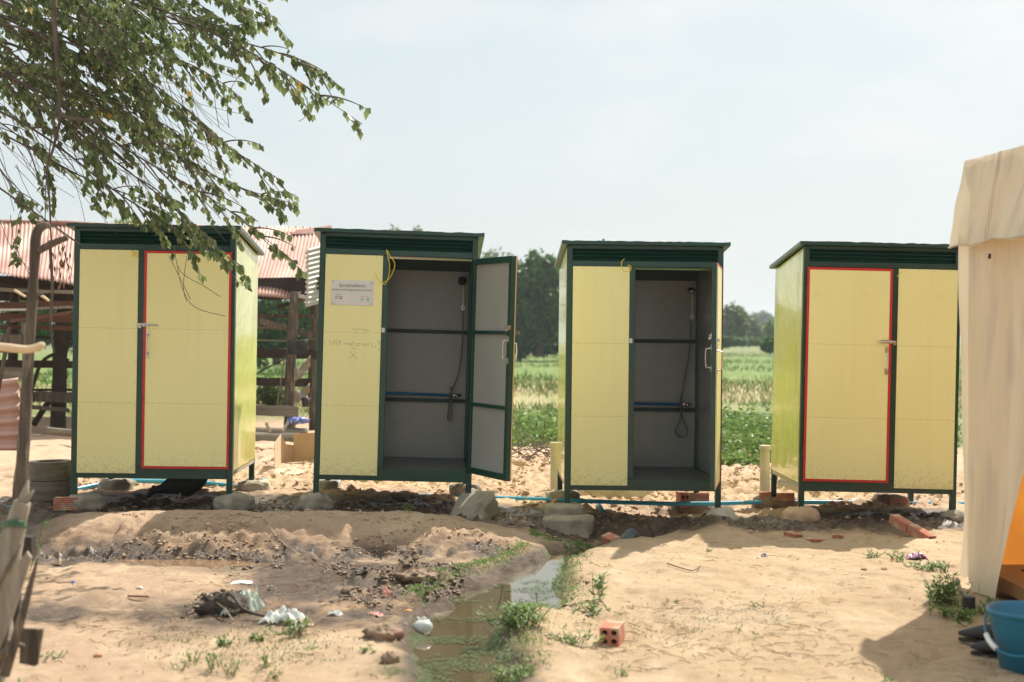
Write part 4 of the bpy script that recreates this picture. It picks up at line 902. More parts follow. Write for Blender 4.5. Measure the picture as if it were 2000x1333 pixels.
bgtree('olive_tree', 'smaller olive tree in the gap left of the rightmost cubicle', 1463, 668, 190, [(0, 28, 20, 22), (14, 20, 16, 18), (-12, 18, 14, 16)], M['bgleaf2'], 3500, .5)
bgtree('far_tree', 'bluish hazy tree farthest away in the right gap', 1490, 663, 420, [(-18, 36, 12, 14), (0, 42, 12, 14), (16, 32, 14, 14), (0, 18, 34, 20)], M['bgleaf'], 3500, 1.1, (.6, 3))
bgtree('bright_tree', 'yellow green tree against the left side of the rightmost cubicle', 1505, 670, 170, [(0, 26, 12, 18), (8, 14, 16, 14)], M['bgleaf3'], 2200, .45)
for u, vb, D, lb, mm, lob in ((1420, 674, 130, 'low hedge bush at the left of the right gap', 'bgleaf', [(-6, 8, 14, 10), (10, 8, 14, 9), (26, 6, 12, 7)]), (1462, 673, 140, 'low pale green bush in the middle of the right gap', 'bgleaf2', [(0, 6, 16, 6), (20, 5, 18, 5)]), (1502, 682, 100, 'dark round bush by the rightmost cubicle edge', 'bgleaf', [(0, 9, 15, 12), (14, 10, 14, 12)])):
    bgtree('field_bush', lb, u, vb, D, lob, M[mm], 2600, .30, (.06, 1), 'bushes at the field edge', 'bush')
for u, vb, D, lb, mm, lob in ((540, 700, 60, 'dark green tree behind the barn posts, right one', 'bgleaf', [(0, 60, 50, 55), (45, 50, 40, 50), (-40, 45, 45, 50), (0, 100, 45, 40), (60, 90, 40, 35)]), (110, 700, 60, 'green tree seen under the barn roof at far left', 'bgleaf', [(0, 80, 50, 50), (-60, 70, 50, 50), (50, 60, 40, 50)]), (700, 700, 75, 'tree hidden mostly by the plaque cubicle', 'bgleaf', [(-60, 60, 40, 55), (-20, 60, 50, 60)])):
    bgtree('shade_tree', lb, u, vb, D, lob, M[mm], 7000, .26, (.2, 2), 'trees behind the barn')
def bush_px(name, label, u, v, D, w, h, n, ls, mm): return bgtree(name, label, u, v, D, [(-w * .4, h * .4, w * .5, h * .5), (w * .4, h * .4, w * .5, h * .5), (0, h * .6, w * .5, h * .45)], M[mm], n, ls, (.03, 1), None, 'bush')
bush_px('scrub_bush', 'leafy scrub bush behind the barn rails', 528, 800, 27, 38, 55, 2500, .07, 'bgleaf2')
# vegetation carpets behind
def carpet(name, label, x0, x1, y0, y1, n, hmin, hmax, ls, wd, mm, up=1.0, clump=0):
    x = rng.uniform(x0, x1, n); y = y0 + (y1 - y0) * rng.random(n) ** 1.3
    if clump:
        k = fbm(x, y, clump, 3, 90) > -.08; x, y = x[k], y[k]
    z = H(x, y, False); n = len(x); hh = rng.uniform(hmin, hmax, n) * (1 + .9 * fbm(x, y, .8, 2, 91)).clip(.3, 2) * rng.random(n) ** .6
    pos = np.stack([x, y, z + hh - ls * .2], -1); d = rdir(n); d[:, 2] = d[:, 2] * .4 + up; nn = rdir(n); nn[:, 1] -= .6
    return tag(leaves_obj(name, pos, d, nn, ls * (.6 + .8 * rng.random(n)), wd, M[mm]), label, kind='stuff')
carpet('ground_cover', 'dense leafy green weeds between the spoil and the dry field', -.6, 6.5, 16.3, 26, 26000, .02, .34, .10, .045, 'weed', .35, .5)
carpet('ground_cover', 'leafy weeds at the near edge of the spoil left of the rightmost cubicle', 1.8, 3.4, 15.0, 17.5, 3500, .0, .16, .07, .04, 'weed', .5, 1.2)
carpet('dry_grass', 'straw coloured dry grass strip in the field', -16, 16, 28, 52, 13000, 0, .10, .22, .02, 'drygrass', 1.2, .25)
carpet('field_grass', 'bright green grass of the field', -28, 40, 38, 150, 30000, 0, .01, .30, .04, 'field', 1.3, .12)
carpet('field_grass', 'green tussocks in the dry field', -12, 16, 24, 50, 17000, 0, .10, .22, .02, 'field', 1.2, .5)

# ---------------------------------------------------------------- the barn
BO = Vector((-6, 22, 0)); barn = empty('open_barn', (BO.x, BO.y, gz(BO.x, BO.y)), 'open timber barn with rusty pink corrugated roof behind the left cubicles', 'barn'); BB = barn.location.copy()
def bl(p): return Vector(p) - BB
def corr(fn, nu, nv, amp, waves, mm, name, parent, off=None):
    m = MB()
    def g_(u, v):
        p = fn(u, v); e = 1e-3; du = fn(min(u + e, 1), v) - fn(max(u - e, 0), v); dv = fn(u, min(v + e, 1)) - fn(u, max(v - e, 0)); n = du.cross(dv).normalized()
        if n.z < 0 and abs(n.z) > .05: n = -n
        return p + n * amp * math.sin(2 * math.pi * waves * u)
    m.grid(g_, nu, nv); m.v = [tuple(Vector(p) - off) if off is not None else p for p in m.v]; return m.build(name, mm, parent, smooth=True, solid=.004)
eL, eR, rL, rR = P(-260, 515, 18.8), P(602, 592, 21.0), P(-260, 428, 22.0), P(642, 446, 24.2)
def roof1(u, v):
    a = eL.lerp(eR, u); c = rL.lerp(rR, u); p = a.lerp(c, v); p.z += -.10 * math.sin(math.pi * v) * .6 + .05 * math.sin(u * 9 + v * 3) * (1 - v) + .04 * mn.noise(Vector((u * 14, v * 3, 0))); return p
corr(roof1, 900, 14, .014, 118, M['rust'], 'roof', barn, BB)
def roof2(u, v):
    a = rL.lerp(rR, u) + Vector((0, .05, 0)); c = P(-260, 520, 27).lerp(P(660, 520, 28), u); p = a.lerp(c, v); return p
corr(roof2, 300, 3, .02, 60, M['rustdark'], 'rear_roof', barn, BB)
m = MB(); m.tube([bl(P(-260, 432, 22.0)), bl(P(130, 437, 22.8)), bl(P(500, 462, 23.6)), bl(P(568, 458, 23.8))], .05, 8); m.build('ridge_cap', M['rustdark'], barn)
m = MB(); a = [P(566, 458, 23.6), P(640, 456, 24.0), P(642, 441, 24.2), P(580, 449, 23.9)]; m.hexa([bl(p) for p in a], [bl(p + Vector((0, .4, .03))) for p in a]); m.build('ridge_end_sheet', M['rustdark'], barn)
def verge(u, v): return P(598 + 30 * u, 488 - 10 * v * (1 - u) + (1 - v) * 108, 20.9 + 1.2 * u)
corr(lambda u, v: P(598 + 30 * v, 600 - 112 * u - 8 * v, 20.8 + .5 * v), 120, 4, .018, 12, M['zinc'], 'side_sheet', barn, BB)
def bpost(px, D, r, mm, nm='post'):
    q = spline([P(u, v, D) for u, v in px], 4); k = len(q); m = MB(); m.tube([bl(p) for p in q], [r * (1 - .15 * i / k) for i in range(k)], 10, wob=.28); m.build(nm, M[mm], barn, smooth=True)
def beam(u0, v0, u1, v1, D, th, mm='wooddark', nm='rail', D1=None, dep=.05):
    a, c = bl(P(u0, v0, D)), bl(P(u1, v1, D1 or D)); t_ = th / FPX * D / 2; m = MB(); n = 6; vs = []
    rb = random.Random(int(u0 * 7 + v0))
    for i in range(n + 1):
        p = a.lerp(c, i / n) + Vector((0, 0, rb.uniform(-1, 1) * t_ * .12)); vs += [p + Vector((0, -dep / 2, -t_)), p + Vector((0, dep / 2, -t_)), p + Vector((0, dep / 2, t_ * rb.uniform(.85, 1))), p + Vector((0, -dep / 2, t_ * rb.uniform(.85, 1)))]
    fs = [(0, 1, 2, 3), (4 * n + 3, 4 * n + 2, 4 * n + 1, 4 * n)]
    for i in range(n):
        for k in range(4): fs.append((4 * i + k, 4 * i + 4 + k, 4 * i + 4 + (k + 1) % 4, 4 * i + (k + 1) % 4))
    m.add(vs, fs); m.build(nm, M[mm], barn)
bpost([(566, 860), (565, 780), (569, 690), (576, 570)], 20.9, .088, 'wood'); bpost([(613, 840), (610, 740), (614, 640), (616, 570)], 21.6, .080, 'wood')
bpost([(112, 850), (116, 730), (124, 620), (130, 540)], 21.0, .12, 'wooddark'); bpost([(300, 850), (305, 700), (305, 540)], 22, .1, 'wooddark'); bpost([(20, 860), (25, 700), (30, 540)], 22, .09, 'wooddark')
bpost([(-120, 860), (-115, 700), (-110, 520)], 20, .1, 'wooddark'); bpost([(420, 850), (425, 700), (430, 540)], 23, .1, 'wooddark'); bpost([(45, 800), (50, 700), (47, 630)], 20, .05, 'woodpale')
for a in ((-200, 552, 640, 556, 21.2, 30, 'wooddark', 'eave_beam'), (-200, 575, 150, 575, 23, 26, 'wooddark', 'rafter'), (480, 579, 600, 579, 21.2, 13, 'wooddark', 'eave_beam'), (583, 578, 603, 582, 20.9, 8, 'zinc', 'bracket'),
          (480, 616, 620, 619, 21.3, 8, 'wood', 'rail'), (490, 622, 622, 658, 21.0, 13, 'wood', 'rail'), (480, 689, 622, 692, 21.5, 20, 'wooddark', 'rail'), (480, 745, 610, 748, 21.4, 17, 'wooddark', 'rail'), (480, 799, 583, 805, 20.7, 22, 'woodgrey', 'plank'),
          (-200, 600, 142, 596, 20, 16, 'woodred', 'loft_plank'), (-200, 617, 145, 622, 20.2, 16, 'woodred', 'loft_plank'), (60, 603, 142, 600, 19.9, 5, 'woodpale', 'loft_plank'), (-200, 636, 150, 641, 20.4, 9, 'woodred', 'rail'), (-200, 607, 60, 605, 19.8, 5, 'zinc', 'loft_plank'),
          (40, 657, 150, 663, 21, 6, 'wooddark', 'rail'), (-50, 710, 150, 712, 21, 15, 'wooddark', 'rail'), (-50, 762, 150, 762, 21.2, 5, 'wooddark', 'rail'), (40, 775, 150, 776, 20.8, 21, 'wood', 'plank'), (-100, 725, 42, 730, 19.5, 24, 'woodgrey', 'plank'),
          (-100, 660, 45, 664, 19.6, 20, 'wood', 'plank')): beam(*a)
for a in ((-100, 690, 40, 684, 19.4, 9, 'woodgrey', 'plank'), (150, 650, 300, 655, 21.5, 14, 'wooddark', 'rail'), (60, 795, 135, 802, 20.5, 8, 'wood', 'plank'), (0, 566, 142, 571, 19.6, 7, 'woodgrey', 'loft_plank'), (20, 628, 138, 611, 19.8, 7, 'woodred', 'loft_plank'), (500, 640, 560, 642, 21.6, 5, 'woodgrey', 'rail'), (540, 800, 556, 700, 20.8, 14, 'woodgrey', 'board')): beam(*a)
for px, D, r, mm in (([(65, 830), (110, 760), (130, 700)], 21.2, .05, 'wooddark'), ([(482, 740), (520, 720), (560, 700)], 21.3, .012, 'wooddark'), ([(60, 770), (80, 710), (110, 690)], 20.9, .03, 'wooddark'), ([(482, 664), (560, 666), (620, 662)], 21.0, .008, 'woodpale'), ([(28, 567), (50, 580)], 19, .02, 'woodpeel'), ([(80, 577), (96, 588)], 19, .02, 'woodpeel'), ([(100, 545), (45, 560), (-20, 548)], 20.5, .05, 'wooddark'), ([(540, 600), (576, 590), (600, 560)], 21.0, .03, 'wooddark')):
    bpost(px, D, r, mm, 'brace')
def clothpiece(a, b_, h0, h1, D, label, mm, nm, bow=10):
    m = MB(); m.grid(lambda u, v: P(a[0] + (b_[0] - a[0]) * u, a[1] + (b_[1] - a[1]) * u - bow * math.sin(u * 3.1) * (-1) * .6 - (h0 + (h1 - h0) * u) * v, D + .05 * math.sin(u * 9 + v * 4)), 14, 8); return tag(m.build(nm, M[mm], smooth=True, solid=.006), label, 'cloth', 'cloths hung on the barn rails')
clothpiece((574, 745), (606, 716), 26, 22, 20.8, 'curved pale sheet slung between barn posts, upper one', 'woodpale', 'hung_sheet', 9)
clothpiece((574, 787), (605, 766), 24, 18, 20.8, 'curved pale sheet slung between barn posts, lower one', 'woodpale', 'hung_sheet', 9)
clothpiece((562, 692), (600, 690), 28, 26, 20.7, 'dark cloth draped over the top barn rail', 'cloth', 'hung_cloth', 4)
m = MB(); m.lathe([(.0, 0), (.055, 0), (.07, .14), (.062, .14), (.05, .01)], 16); o = m.build('hanging_pot', M['blackrub'], smooth=True); o.location = P(597, 795, 20.7); tag(o, 'small dark pot hanging on the barn post', 'pot')
for k, (u0, v0, u1, v1, D, r, lb) in enumerate(((470, 856, 585, 858, 18.6, .09, 'thick grey log lying under the barn, front one'), (440, 842, 600, 846, 19.6, .08, 'thick log lying farther back under the barn'), (90, 842, 180, 846, 17.5, .05, 'dark log on the ground at the left barn post'))):
    m = MB(); q = spline([P(u0, v0, D), P((u0 + u1) / 2, (v0 + v1) / 2 + 2, D), P(u1, v1, D)], 5); m.tube(q, r, 10, wob=.2); tag(m.build('fallen_log', M['woodgrey'], smooth=True), lb, 'log', 'logs under the barn')
for u0, v0, u1, v1, lb in ((520, 827, 527, 843, 'short pale stick leaning on the logs, left one'), (552, 842, 562, 826, 'short pale stick leaning on the logs, right one')):
    m = MB(); m.tube([P(u0, v0, 18.3), P(u1, v1, 18.4)], .022, 6); tag(m.build('pale_stick', M['woodpale']), lb, 'stick')
m = MB(); m.blob((0, 0, 0), (.16, .12, .05), .5, 4, 1, 10, 0, 3); o = m.build('cloth_bundle', M['bluebit'], smooth=True); o.location = P(582, 822, 19.6); tag(o, 'small blue and white cloth bundle on the ground at the barn post', 'cloth')
# cardboard box
cb = empty('cardboard_box', P(575, 920, 14.6), 'opened brown cardboard box on the soil between the first two cubicles', 'box'); CB = cb.location.copy(); C.view_layer.update()
def cpoly(px, D, nm, mm):
    m = MB(); a = [P(u, v, d) - CB for (u, v), d in zip(px, D)]; n = len(a); cN = (a[1] - a[0]).cross(a[2] - a[0]).normalized() * .006
    m.add(a + [p + cN for p in a], [tuple(range(n)), tuple(range(2 * n - 1, n - 1, -1))] + [(i, n + i, n + (i + 1) % n, (i + 1) % n) for i in range(n)]); m.build(nm, M[mm], cb)
cpoly([(573, 848), (640, 844), (640, 900), (573, 903)], [15.1, 15.1, 15.1, 15.1], 'back_flap', 'card')
cpoly([(549, 850), (558, 868), (573, 870), (573, 903), (549, 905)], [14.9, 14.95, 15.1, 15.1, 14.9], 'side_panel', 'card')
cpoly([(537, 865), (549, 849), (549, 905), (537, 917)], [14.4, 14.85, 14.85, 14.4], 'side_flap', 'cardin')
cpoly([(512, 925), (549, 905), (640, 903), (640, 924), (560, 927)], [14.2, 14.9, 15.05, 14.4, 14.2], 'ground_flap', 'cardin')

# ---------------------------------------------------------------- left foreground fence
def limb(name, label, cat, px, D, rad, mm, n=10, wob=.25, group=None, sp=6, ell=1.0):
    if not hasattr(D, '__len__'): D = [D] * len(px)
    q = spline([P(u, v, d) for (u, v), d in zip(px, D)], sp); rr_ = np.interp(np.linspace(0, 1, len(q)), np.linspace(0, 1, len(rad)), rad); m = MB(); m.tube(q, list(rr_), n, wob=wob, ell=ell)
    return m, lambda: tag(m.build(name, M[mm], smooth=True), label, cat, group)
m, f = limb('forked_post', 'tall crooked grey brown post with a forked top at far left', 'post', [(5, 1260), (25, 1080), (40, 960), (50, 800), (60, 640), (66, 540), (70, 470), (78, 446), (97, 440)], 7.2, [.050, .044, .038, .030, .027, .026, .029, .025, .014], 'wood')
q = spline([P(72, 492, 7.2), P(95, 480, 7.15), P(116, 470, 7.1), P(132, 465, 7.1)], 5); m.tube(q, [.022 - .008 * i / len(q) for i in range(len(q))], 8, wob=.2); m.tube([P(60, 590, 7.2), P(75, 575, 7.2), P(92, 572, 7.2)], [.02, .012, .006], 7); f()
m, f = limb('splintered_post', 'thick splintered grey stake tied with green cord at far left', 'post', [(-35, 1420), (-8, 1250), (10, 1130), (28, 1040), (44, 980)], 5.9, [.070, .064, .056, .050, .036], 'woodpale', wob=.35)
for du, dv, r_ in ((56, 938, .030), (66, 958, .018)): m.tube([P(38 + (du - 56) * .3, 1010, 5.9), P(46 + (du - 56) * .7, 975, 5.9), P(du, dv, 5.9)], [r_, r_ * .8, .004], 7, wob=.3)
f()
m = MB(); q = [P(26 + 22 * math.cos(k / 12 * 6.283), 1027 + 5 * math.sin(k / 12 * 6.283), 5.9 + .06 * math.sin(k / 12 * 6.283)) for k in range(13)]
for j in range(3): m.tube([p + Vector((0, 0, .008 * j - .008)) for p in q], .007, 6)
tag(m.build('cord_tie', M['tie'], smooth=True), 'green cord wound round the splintered stake', 'cord')
def board(name, label, px, D, th, mm, cat='board', group=None):
    if not hasattr(D, '__len__'): D = [D] * len(px)
    a = [P(u, v, d) for (u, v), d in zip(px, D)]; m = MB(); n = len(a); k = Vector((0, th, 0)); m.add(a + [p + k for p in a], [tuple(range(n)), tuple(range(2 * n - 1, n - 1, -1))] + [(i, n + i, n + (i + 1) % n, (i + 1) % n) for i in range(n)])
    return tag(m.build(name, M[mm]), label, cat, group)
board('broken_plank', 'pale weathered plank leaning up to the right at lower left', [(-40, 1240), (-12, 1290), (20, 1215), (44, 1140), (60, 1090), (52, 1078), (30, 1105), (0, 1160)], 5.6, .02, 'woodpale')
m, f = limb('thin_stake', 'thin dark pointed stake leaning right in front of the planks', 'post', [(10, 1320), (30, 1250), (52, 1170), (73, 1092)], 5.5, [.022, .02, .015, .004], 'wood', 8); f()
board('dark_board', 'short dark board standing on the sand at the bottom left', [(40, 1228), (83, 1230), (72, 1300), (66, 1302), (38, 1296)], 5.75, .02, 'wood')
board('dark_block', 'dark wooden block behind the splintered stake', [(20, 1048), (61, 1050), (62, 1092), (40, 1110), (18, 1100)], 6.3, .06, 'wooddark')
m, f = limb('back_stake', 'dark stake half hidden behind the pale broken plank', 'post', [(-5, 1330), (20, 1240), (28, 1160), (30, 1090)], 6.1, [.035, .03, .03, .026], 'wooddark'); f()
for k_, (px_, D_, r_, mm_, lb_) in enumerate((([(-30, 1180), (5, 1130), (30, 1082), (40, 1062)], 5.75, .012, 'woodgrey', 'slim grey stick leaning behind the pale broken plank'), ([(-20, 1330), (0, 1290), (14, 1225), (18, 1180)], 5.65, .014, 'wood', 'short dark stick at the foot of the broken plank'), ([(-20, 1242), (20, 1256), (48, 1262)], 5.7, .016, 'woodgrey', 'crosswise stick low between the stakes'))):
    m, f = limb('fence_stick', lb_, 'stick', px_, D_, [r_, r_, r_ * .5], mm_, 7, group='sticks of the rough fence'); f()
m, f = limb('lower_rail', 'short round rail end at the bottom left edge', 'rail', [(-60, 1300), (-20, 1290), (14, 1272)], 5.45, [.022, .02, .017], 'wood'); f()
m, f = limb('peeled_rail', 'pale peeled pole with a rounded end crossing the left edge', 'rail', [(-90, 672), (-40, 674), (20, 680), (55, 683), (80, 676), (87, 676)], 6.0, [.019, .0185, .0185, .017, .0165, .010], 'woodpeel', wob=.1); f()
def cs(u, v): return P(-60 + 96 * v + 6 * u, 752 + 128 * u - 14 * v * (1 - u), 10.2)
corr(cs, 90, 6, .022, 5.5, M['rust'], 'corrugated_sheet', None); o = COL.objects[-1]
o = bpy.data.objects['corrugated_sheet']; tag(o, 'piece of rusty corrugated sheet standing at the left edge', 'metal sheet')
for i, (px, D, r, lb) in enumerate((([(-10, 800), (8, 700), (18, 640)], 9.8, .016, 'dark thin stick leaning before the rusty sheet'),)):
    m, f = limb('thin_stick', lb, 'stick', px, D, [r, r, r * .8], 'wood' if i == 0 else 'woodpale', 6); f()

# ---------------------------------------------------------------- cream tent at right
tent = empty('canvas_tent', (3.9, 7.2, -.1), 'cream canvas tent with stained wall and orange lining at the right edge', 'tent'); TT = tent.location.copy()
def tv(p): return Vector(p) - TT
def wallf(u, v):                                   # u: far corner -> near edge, v: bottom -> top
    z = -.075 + 2.2 * v
    near = Vector((2.84 + .16 * v + .10 * v * v, 7.78 - .62 * v, 0)); far_ = Vector((2.83 - .0 * v, 8.42, 0))
    p = far_.lerp(near, u); z2 = z + (.05 - .09 * u) * (1 - v)
    k = .022 * math.sin(u * 10 + v * 3.5) * (.4 + .6 * (1 - v)) + .010 * math.sin(u * 23 + v * 6) * (1 - .5 * v) + .022 * mn.noise(Vector((u * 5 + v * 2, v * 1.6, 3))) + .02 * u * math.sin(v * 5 + u * 11) * .5
    return tv((p.x + k, p.y, z2))
m = MB(); m.grid(wallf, 44, 60); m.build('side_wall', M['canvas'], tent, smooth=True)
def awn(u, v):                                     # u along the eave, v top -> bottom
    a = Vector((2.895 + .11 * u * 4.0, 8.52 - .72 * u * 4.0, 2.60)); c = Vector((2.80 + .05 * u * 4.0, 8.52 - .95 * u * 3.6, 2.04 + .012 * math.sin(u * 40)))
    p = a.lerp(c, v); p.x -= .012 * math.sin(u * 46 + v * 3) * v + .012 * mn.noise(Vector((u * 22, v * 3, 0))); return tv(p)
m = MB(); m.grid(awn, 80, 12); m.build('awning', M['canvas'], tent, smooth=True)
m = MB(); m.tube([Vector(awn(i / 20, .985)) + Vector((-.004, 0, 0)) for i in range(21)], .006, 6); m.build('hem', M['canvas'], tent, smooth=True)
def roofc(u, v): return tv((2.9 + .44 * u + 1.6 * v, 8.52 - 2.9 * u, 2.585 + .22 * v))
m = MB(); m.grid(roofc, 20, 6); m.build('roof', M['canvas'], tent, smooth=True)
m = MB(); m.grid(lambda u, v: tv((4.5 + .44 * u + 1.6 * v - .0, 8.52 - 2.9 * u, 2.805 - .22 * v)), 20, 6); m.build('roof', M['canvas'], tent, smooth=True)
def backw(u, v):
    x = 2.93 + 3.2 * u; top = 2.55 + (.9 if 0 else 0); return tv((x, 8.44 + .02 * math.sin(u * 30), -.03 + 2.6 * v))
m = MB(); m.grid(backw, 50, 12); m.build('orange_lining', M['lining'], tent, smooth=True)
m = MB(); m.add([tv((2.9, 8.5, 2.57)), tv((6.1, 8.5, 2.57)), tv((4.5, 8.5, 2.80))], [(0, 1, 2)]); m.build('gable', M['canvas'], tent)
m = MB(); m.grid(lambda u, v: tv((6.15 + .1 * v, 8.5 - 2.9 * u, -.05 + 2.6 * v)), 6, 4); m.build('far_wall', M['canvas'], tent)
m = MB(); m.box(tv((2.92, 5.9, -.04)), tv((6.1, 8.40, .04))); m.build('floor_mat', mat('brown_mat', (.30, .15, .05), (.22, .11, .04), 4, .8), tent)
m = MB()
for x_, y_ in ((2.93, 8.38), (6.0, 8.38), (6.0, 5.8)): m.tube([tv((x_, y_, -.1)), tv((x_, y_, 2.55))], .02, 8)
m.build('pole', M['steel'], tent)
m = MB(); m.tube([tv(P(1943, 496, 8.0) + Vector((-.03, 0, 0))), tv(P(1942, 506, 8.0) + Vector((-.03, 0, 0)))], .009, 8); m.build('toggle', M['blackrub'], tent)
m = MB(); m.tube([Vector(awn(.155, j / 12)) + Vector((-.003, 0, 0)) for j in range(13)], .0025, 5); m.tube([Vector(awn(.163, j / 12)) + Vector((-.003, 0, 0)) for j in range(13)], .0025, 5); m.build('seam', M['canvas'], tent)
m = MB(); a = P(1892, 1166, 7.6); c = P(1892, 1200, 7.6); m.tube([tv(a), tv(c)], [.036, .036], 14); m.build('pole_foot', M['blackrub'], tent, smooth=False)
m = MB(); m.tube([tv(p) for p in spline([P(1870, 1133, 8.3), P(1874, 1150, 8.0), P(1884, 1162, 7.8), P(1900, 1170, 7.7)], 5)], .014, 8); m.tube([tv(p) for p in spline([P(1870, 1140, 8.2), P(1862, 1150, 8.1), P(1862, 1170, 8.0)], 5)], .004, 5)
m.tube([tv(p) for p in spline([P(1912, 1145, 7.9), P(1912, 1165, 7.8), P(1916, 1175, 7.75)], 4)], .004, 5); m.build('guy_strap', M['woodpale'], tent)
# things inside
m = MB(); m.box((-.14, -.05, 0), (.14, .05, .10)); m.tube([(-.08, 0, .10), (-.07, 0, .15), (.07, 0, .15), (.08, 0, .10)], .008, 8); o = m.build('dark_bag', M['shoe'], bevel=.02); o.location = P(2000, 1156, 8.15) + Vector((.06, 0, -.02)); tag(o, 'small black bag lying just inside the tent opening', 'bag')
# bucket
bk = empty('blue_bucket', (2.44, 6.28, gz(2.44, 6.28)), 'blue plastic bucket with white grip in front of the tent', 'bucket')
m = MB(); m.lathe([(0, .012), (.128, .012), (.175, .282), (.182, .292), (.192, .296), (.196, .288), (.194, .276), (.186, .272), (.180, .255), (.130, .004), (.118, 0), (0, 0)][::-1], 48); m.build('body', M['bucket'], bk, smooth=True)
m = MB(); q = []
for k in range(21):
    th = math.pi * k / 20; ang = R(140); ax = Vector((math.cos(ang), math.sin(ang), 0)); 
    p = ax * (-math.cos(th)) * .196; sw_ = Vector((math.sin(ang), -math.cos(ang), 0)); sw_ = -sw_ if sw_.x > 0 else sw_
    q.append(Vector((p.x, p.y, .262)) + sw_ * math.sin(th) * .205 + Vector((0, 0, -.155 * math.sin(th))))
m.tube(q, .006, 8); hd = m.build('handle', M['bucket'], bk, smooth=True)
m = MB(); k0 = 12; m.tube(q[13:17], .013, 10); m.build('grip', M['grip'], hd, smooth=True)
# shoes
def shoe(loc, rz, label):
    m = MB(); n = 18; pts = []; 
    def ring_(x): 
        w = .046 * (1 - abs(x - .55) ** 2.4 * 1.5) if x > .2 else .036 + .03 * x; h = .075 - .035 * ss(.35, 1, np.array(x)) if x > .3 else .075; return max(w, .004), float(h)
    vs = []; 
    for i in range(n + 1):
        x = i / n; w, h = ring_(x); e = math.sin(math.pi * min(max(x * .96 + .02, 0), 1)) ** .35; w *= e
        for j in range(12):
            q = 2 * math.pi * j / 12; yy = math.cos(q) * w; zz = max(math.sin(q), -.35) * h * e * (.6 if x > .45 else .62) * 1.25 + .035; vs.append((x * .27, yy, zz))
    m.add(vs, [(i * 12 + j, i * 12 + (j + 1) % 12, (i + 1) * 12 + (j + 1) % 12, (i + 1) * 12 + j) for i in range(n) for j in range(12)] + [tuple(range(12))[::-1], tuple(range(n * 12, n * 12 + 12))])
    o = m.build('black_shoe', M['shoe'], smooth=True); o.location = loc; o.rotation_euler = (0, 0, rz)
    s_ = MB(); ol = [(.27 * (.5 + .5 * math.cos(k / 20 * 6.283)), .05 * math.sin(k / 20 * 6.283)) for k in range(20)]; s_.add([(x, y, 0) for x, y in ol] + [(x, y, .014) for x, y in ol], [tuple(range(20))[::-1], tuple(range(20, 40))] + [(k, (k + 1) % 20, 20 + (k + 1) % 20, 20 + k) for k in range(20)]); s_.build('sole', M['blackrub'], o)
    tag(o, label, 'shoe', 'pair of black shoes by the bucket')
a = P(1980, 1264, 6.8); shoe((a.x, a.y, gz(a.x, a.y) + .004), R(168), 'black slip-on shoe left of the blue bucket, farther one'); a = P(2010, 1287, 6.5); shoe((a.x, a.y, gz(a.x, a.y) + .004), R(160), 'black slip-on shoe half behind the blue bucket, nearer one')

# ---------------------------------------------------------------- hen under the first cubicle
hen = empty('black_hen', P(345, 975, 12.05), 'black hen scratching with head down in the shade under the leftmost cubicle', 'hen'); HH = hen.location.copy()
m = MB(); q = [P(u, v, 12.05) - HH for u, v in ((404, 920), (396, 930), (382, 938), (364, 943), (346, 945), (330, 950), (316, 955), (303, 957), (295, 962), (290, 968), (286, 972))]
m.tube(spline(q, 4), list(np.interp(np.linspace(0, 1, 41), np.linspace(0, 1, 11), [.02, .06, .10, .125, .105, .07, .045, .032, .028, .022, .004])), 16, wob=.12, ell=.75); m.build('body', M['feather'], hen, smooth=True)
m = MB()
for du in (0, 13): m.tube([P(352 + du, 962, 12.0 + du * .006) - HH, P(350 + du, 974, 12.0 + du * .006) - HH, P(346 + du, 979, 11.98 + du * .006) - HH], [.011, .007, .006], 6); m.tube([P(340 + du, 981, 11.96) - HH, P(354 + du, 980, 12.0) - HH], .005, 5)
m.build('legs', M['claw'], hen, smooth=True)
m = MB(); m.blob(P(300, 951, 12.03) - HH, (.018, .006, .014), .5, 6, 1, 8); m.build('comb', M['comb'], hen, smooth=True)

# ---------------------------------------------------------------- small plants and litter
def plant(name, label, u, v, hgt, n, ls, mm='weed', D=None, spread=.10, stems=5, cat='plant', group=None, zoff=0):
    if D is None: D = 1.55 * FPX / (v - 666.5)
    a = P(u, v, D); a.z = gz(a.x, a.y) + zoff; o = empty(name, a, label, cat, group)
    m = MB(); pos = []; dd = []
    for s_ in range(stems):
        an = rt.uniform(0, 6.283); r0 = rt.uniform(0, spread * .7); b0 = Vector((r0 * math.cos(an), r0 * math.sin(an), -.01)); h = hgt * rt.uniform(.55, 1); tip = b0 + Vector((rt.uniform(-1, 1) * spread * .6, rt.uniform(-1, 1) * spread * .6, h)); mid = b0.lerp(tip, .5) + Vector((rt.uniform(-.01, .01), 0, 0))
        m.tube([b0, mid, tip], [.0028, .0022, .0014], 4)
        for k in range(max(n // stems, 2)):
            f = rt.uniform(.2, 1); p = b0.lerp(tip, f); an = rt.uniform(0, 6.283); pos.append(tuple(p)); dd.append((math.cos(an), math.sin(an), rt.uniform(.1, .9)))
    m.build('stem', M['weedyel'], o); pos = np.array(pos); nn = rdir(len(pos)) * .4; nn[:, 2] += 1
    leaves_obj('leaves', pos, dd, nn, ls * (.6 + .7 * rng.random(len(pos))), ls * .45, M[mm], o); return o
plant('tall_weed', 'tall upright leafy weed on the right bank of the ditch', 1170, 1170, .17, 60, .05, stems=4, spread=.06)
plant('low_weed', 'low green weed clump right of the ditch below the tall weed', 1150, 1195, .07, 120, .032, spread=.18, stems=14)
plant('low_weed', 'weed clump by the ditch just above the lone hollow brick', 1128, 1258, .10, 120, .034, spread=.15, stems=12)
plant('bushy_weed', 'thick bushy green weed at the right edge of the ditch water', 1008, 1238, .13, 420, .032, spread=.22, stems=40)
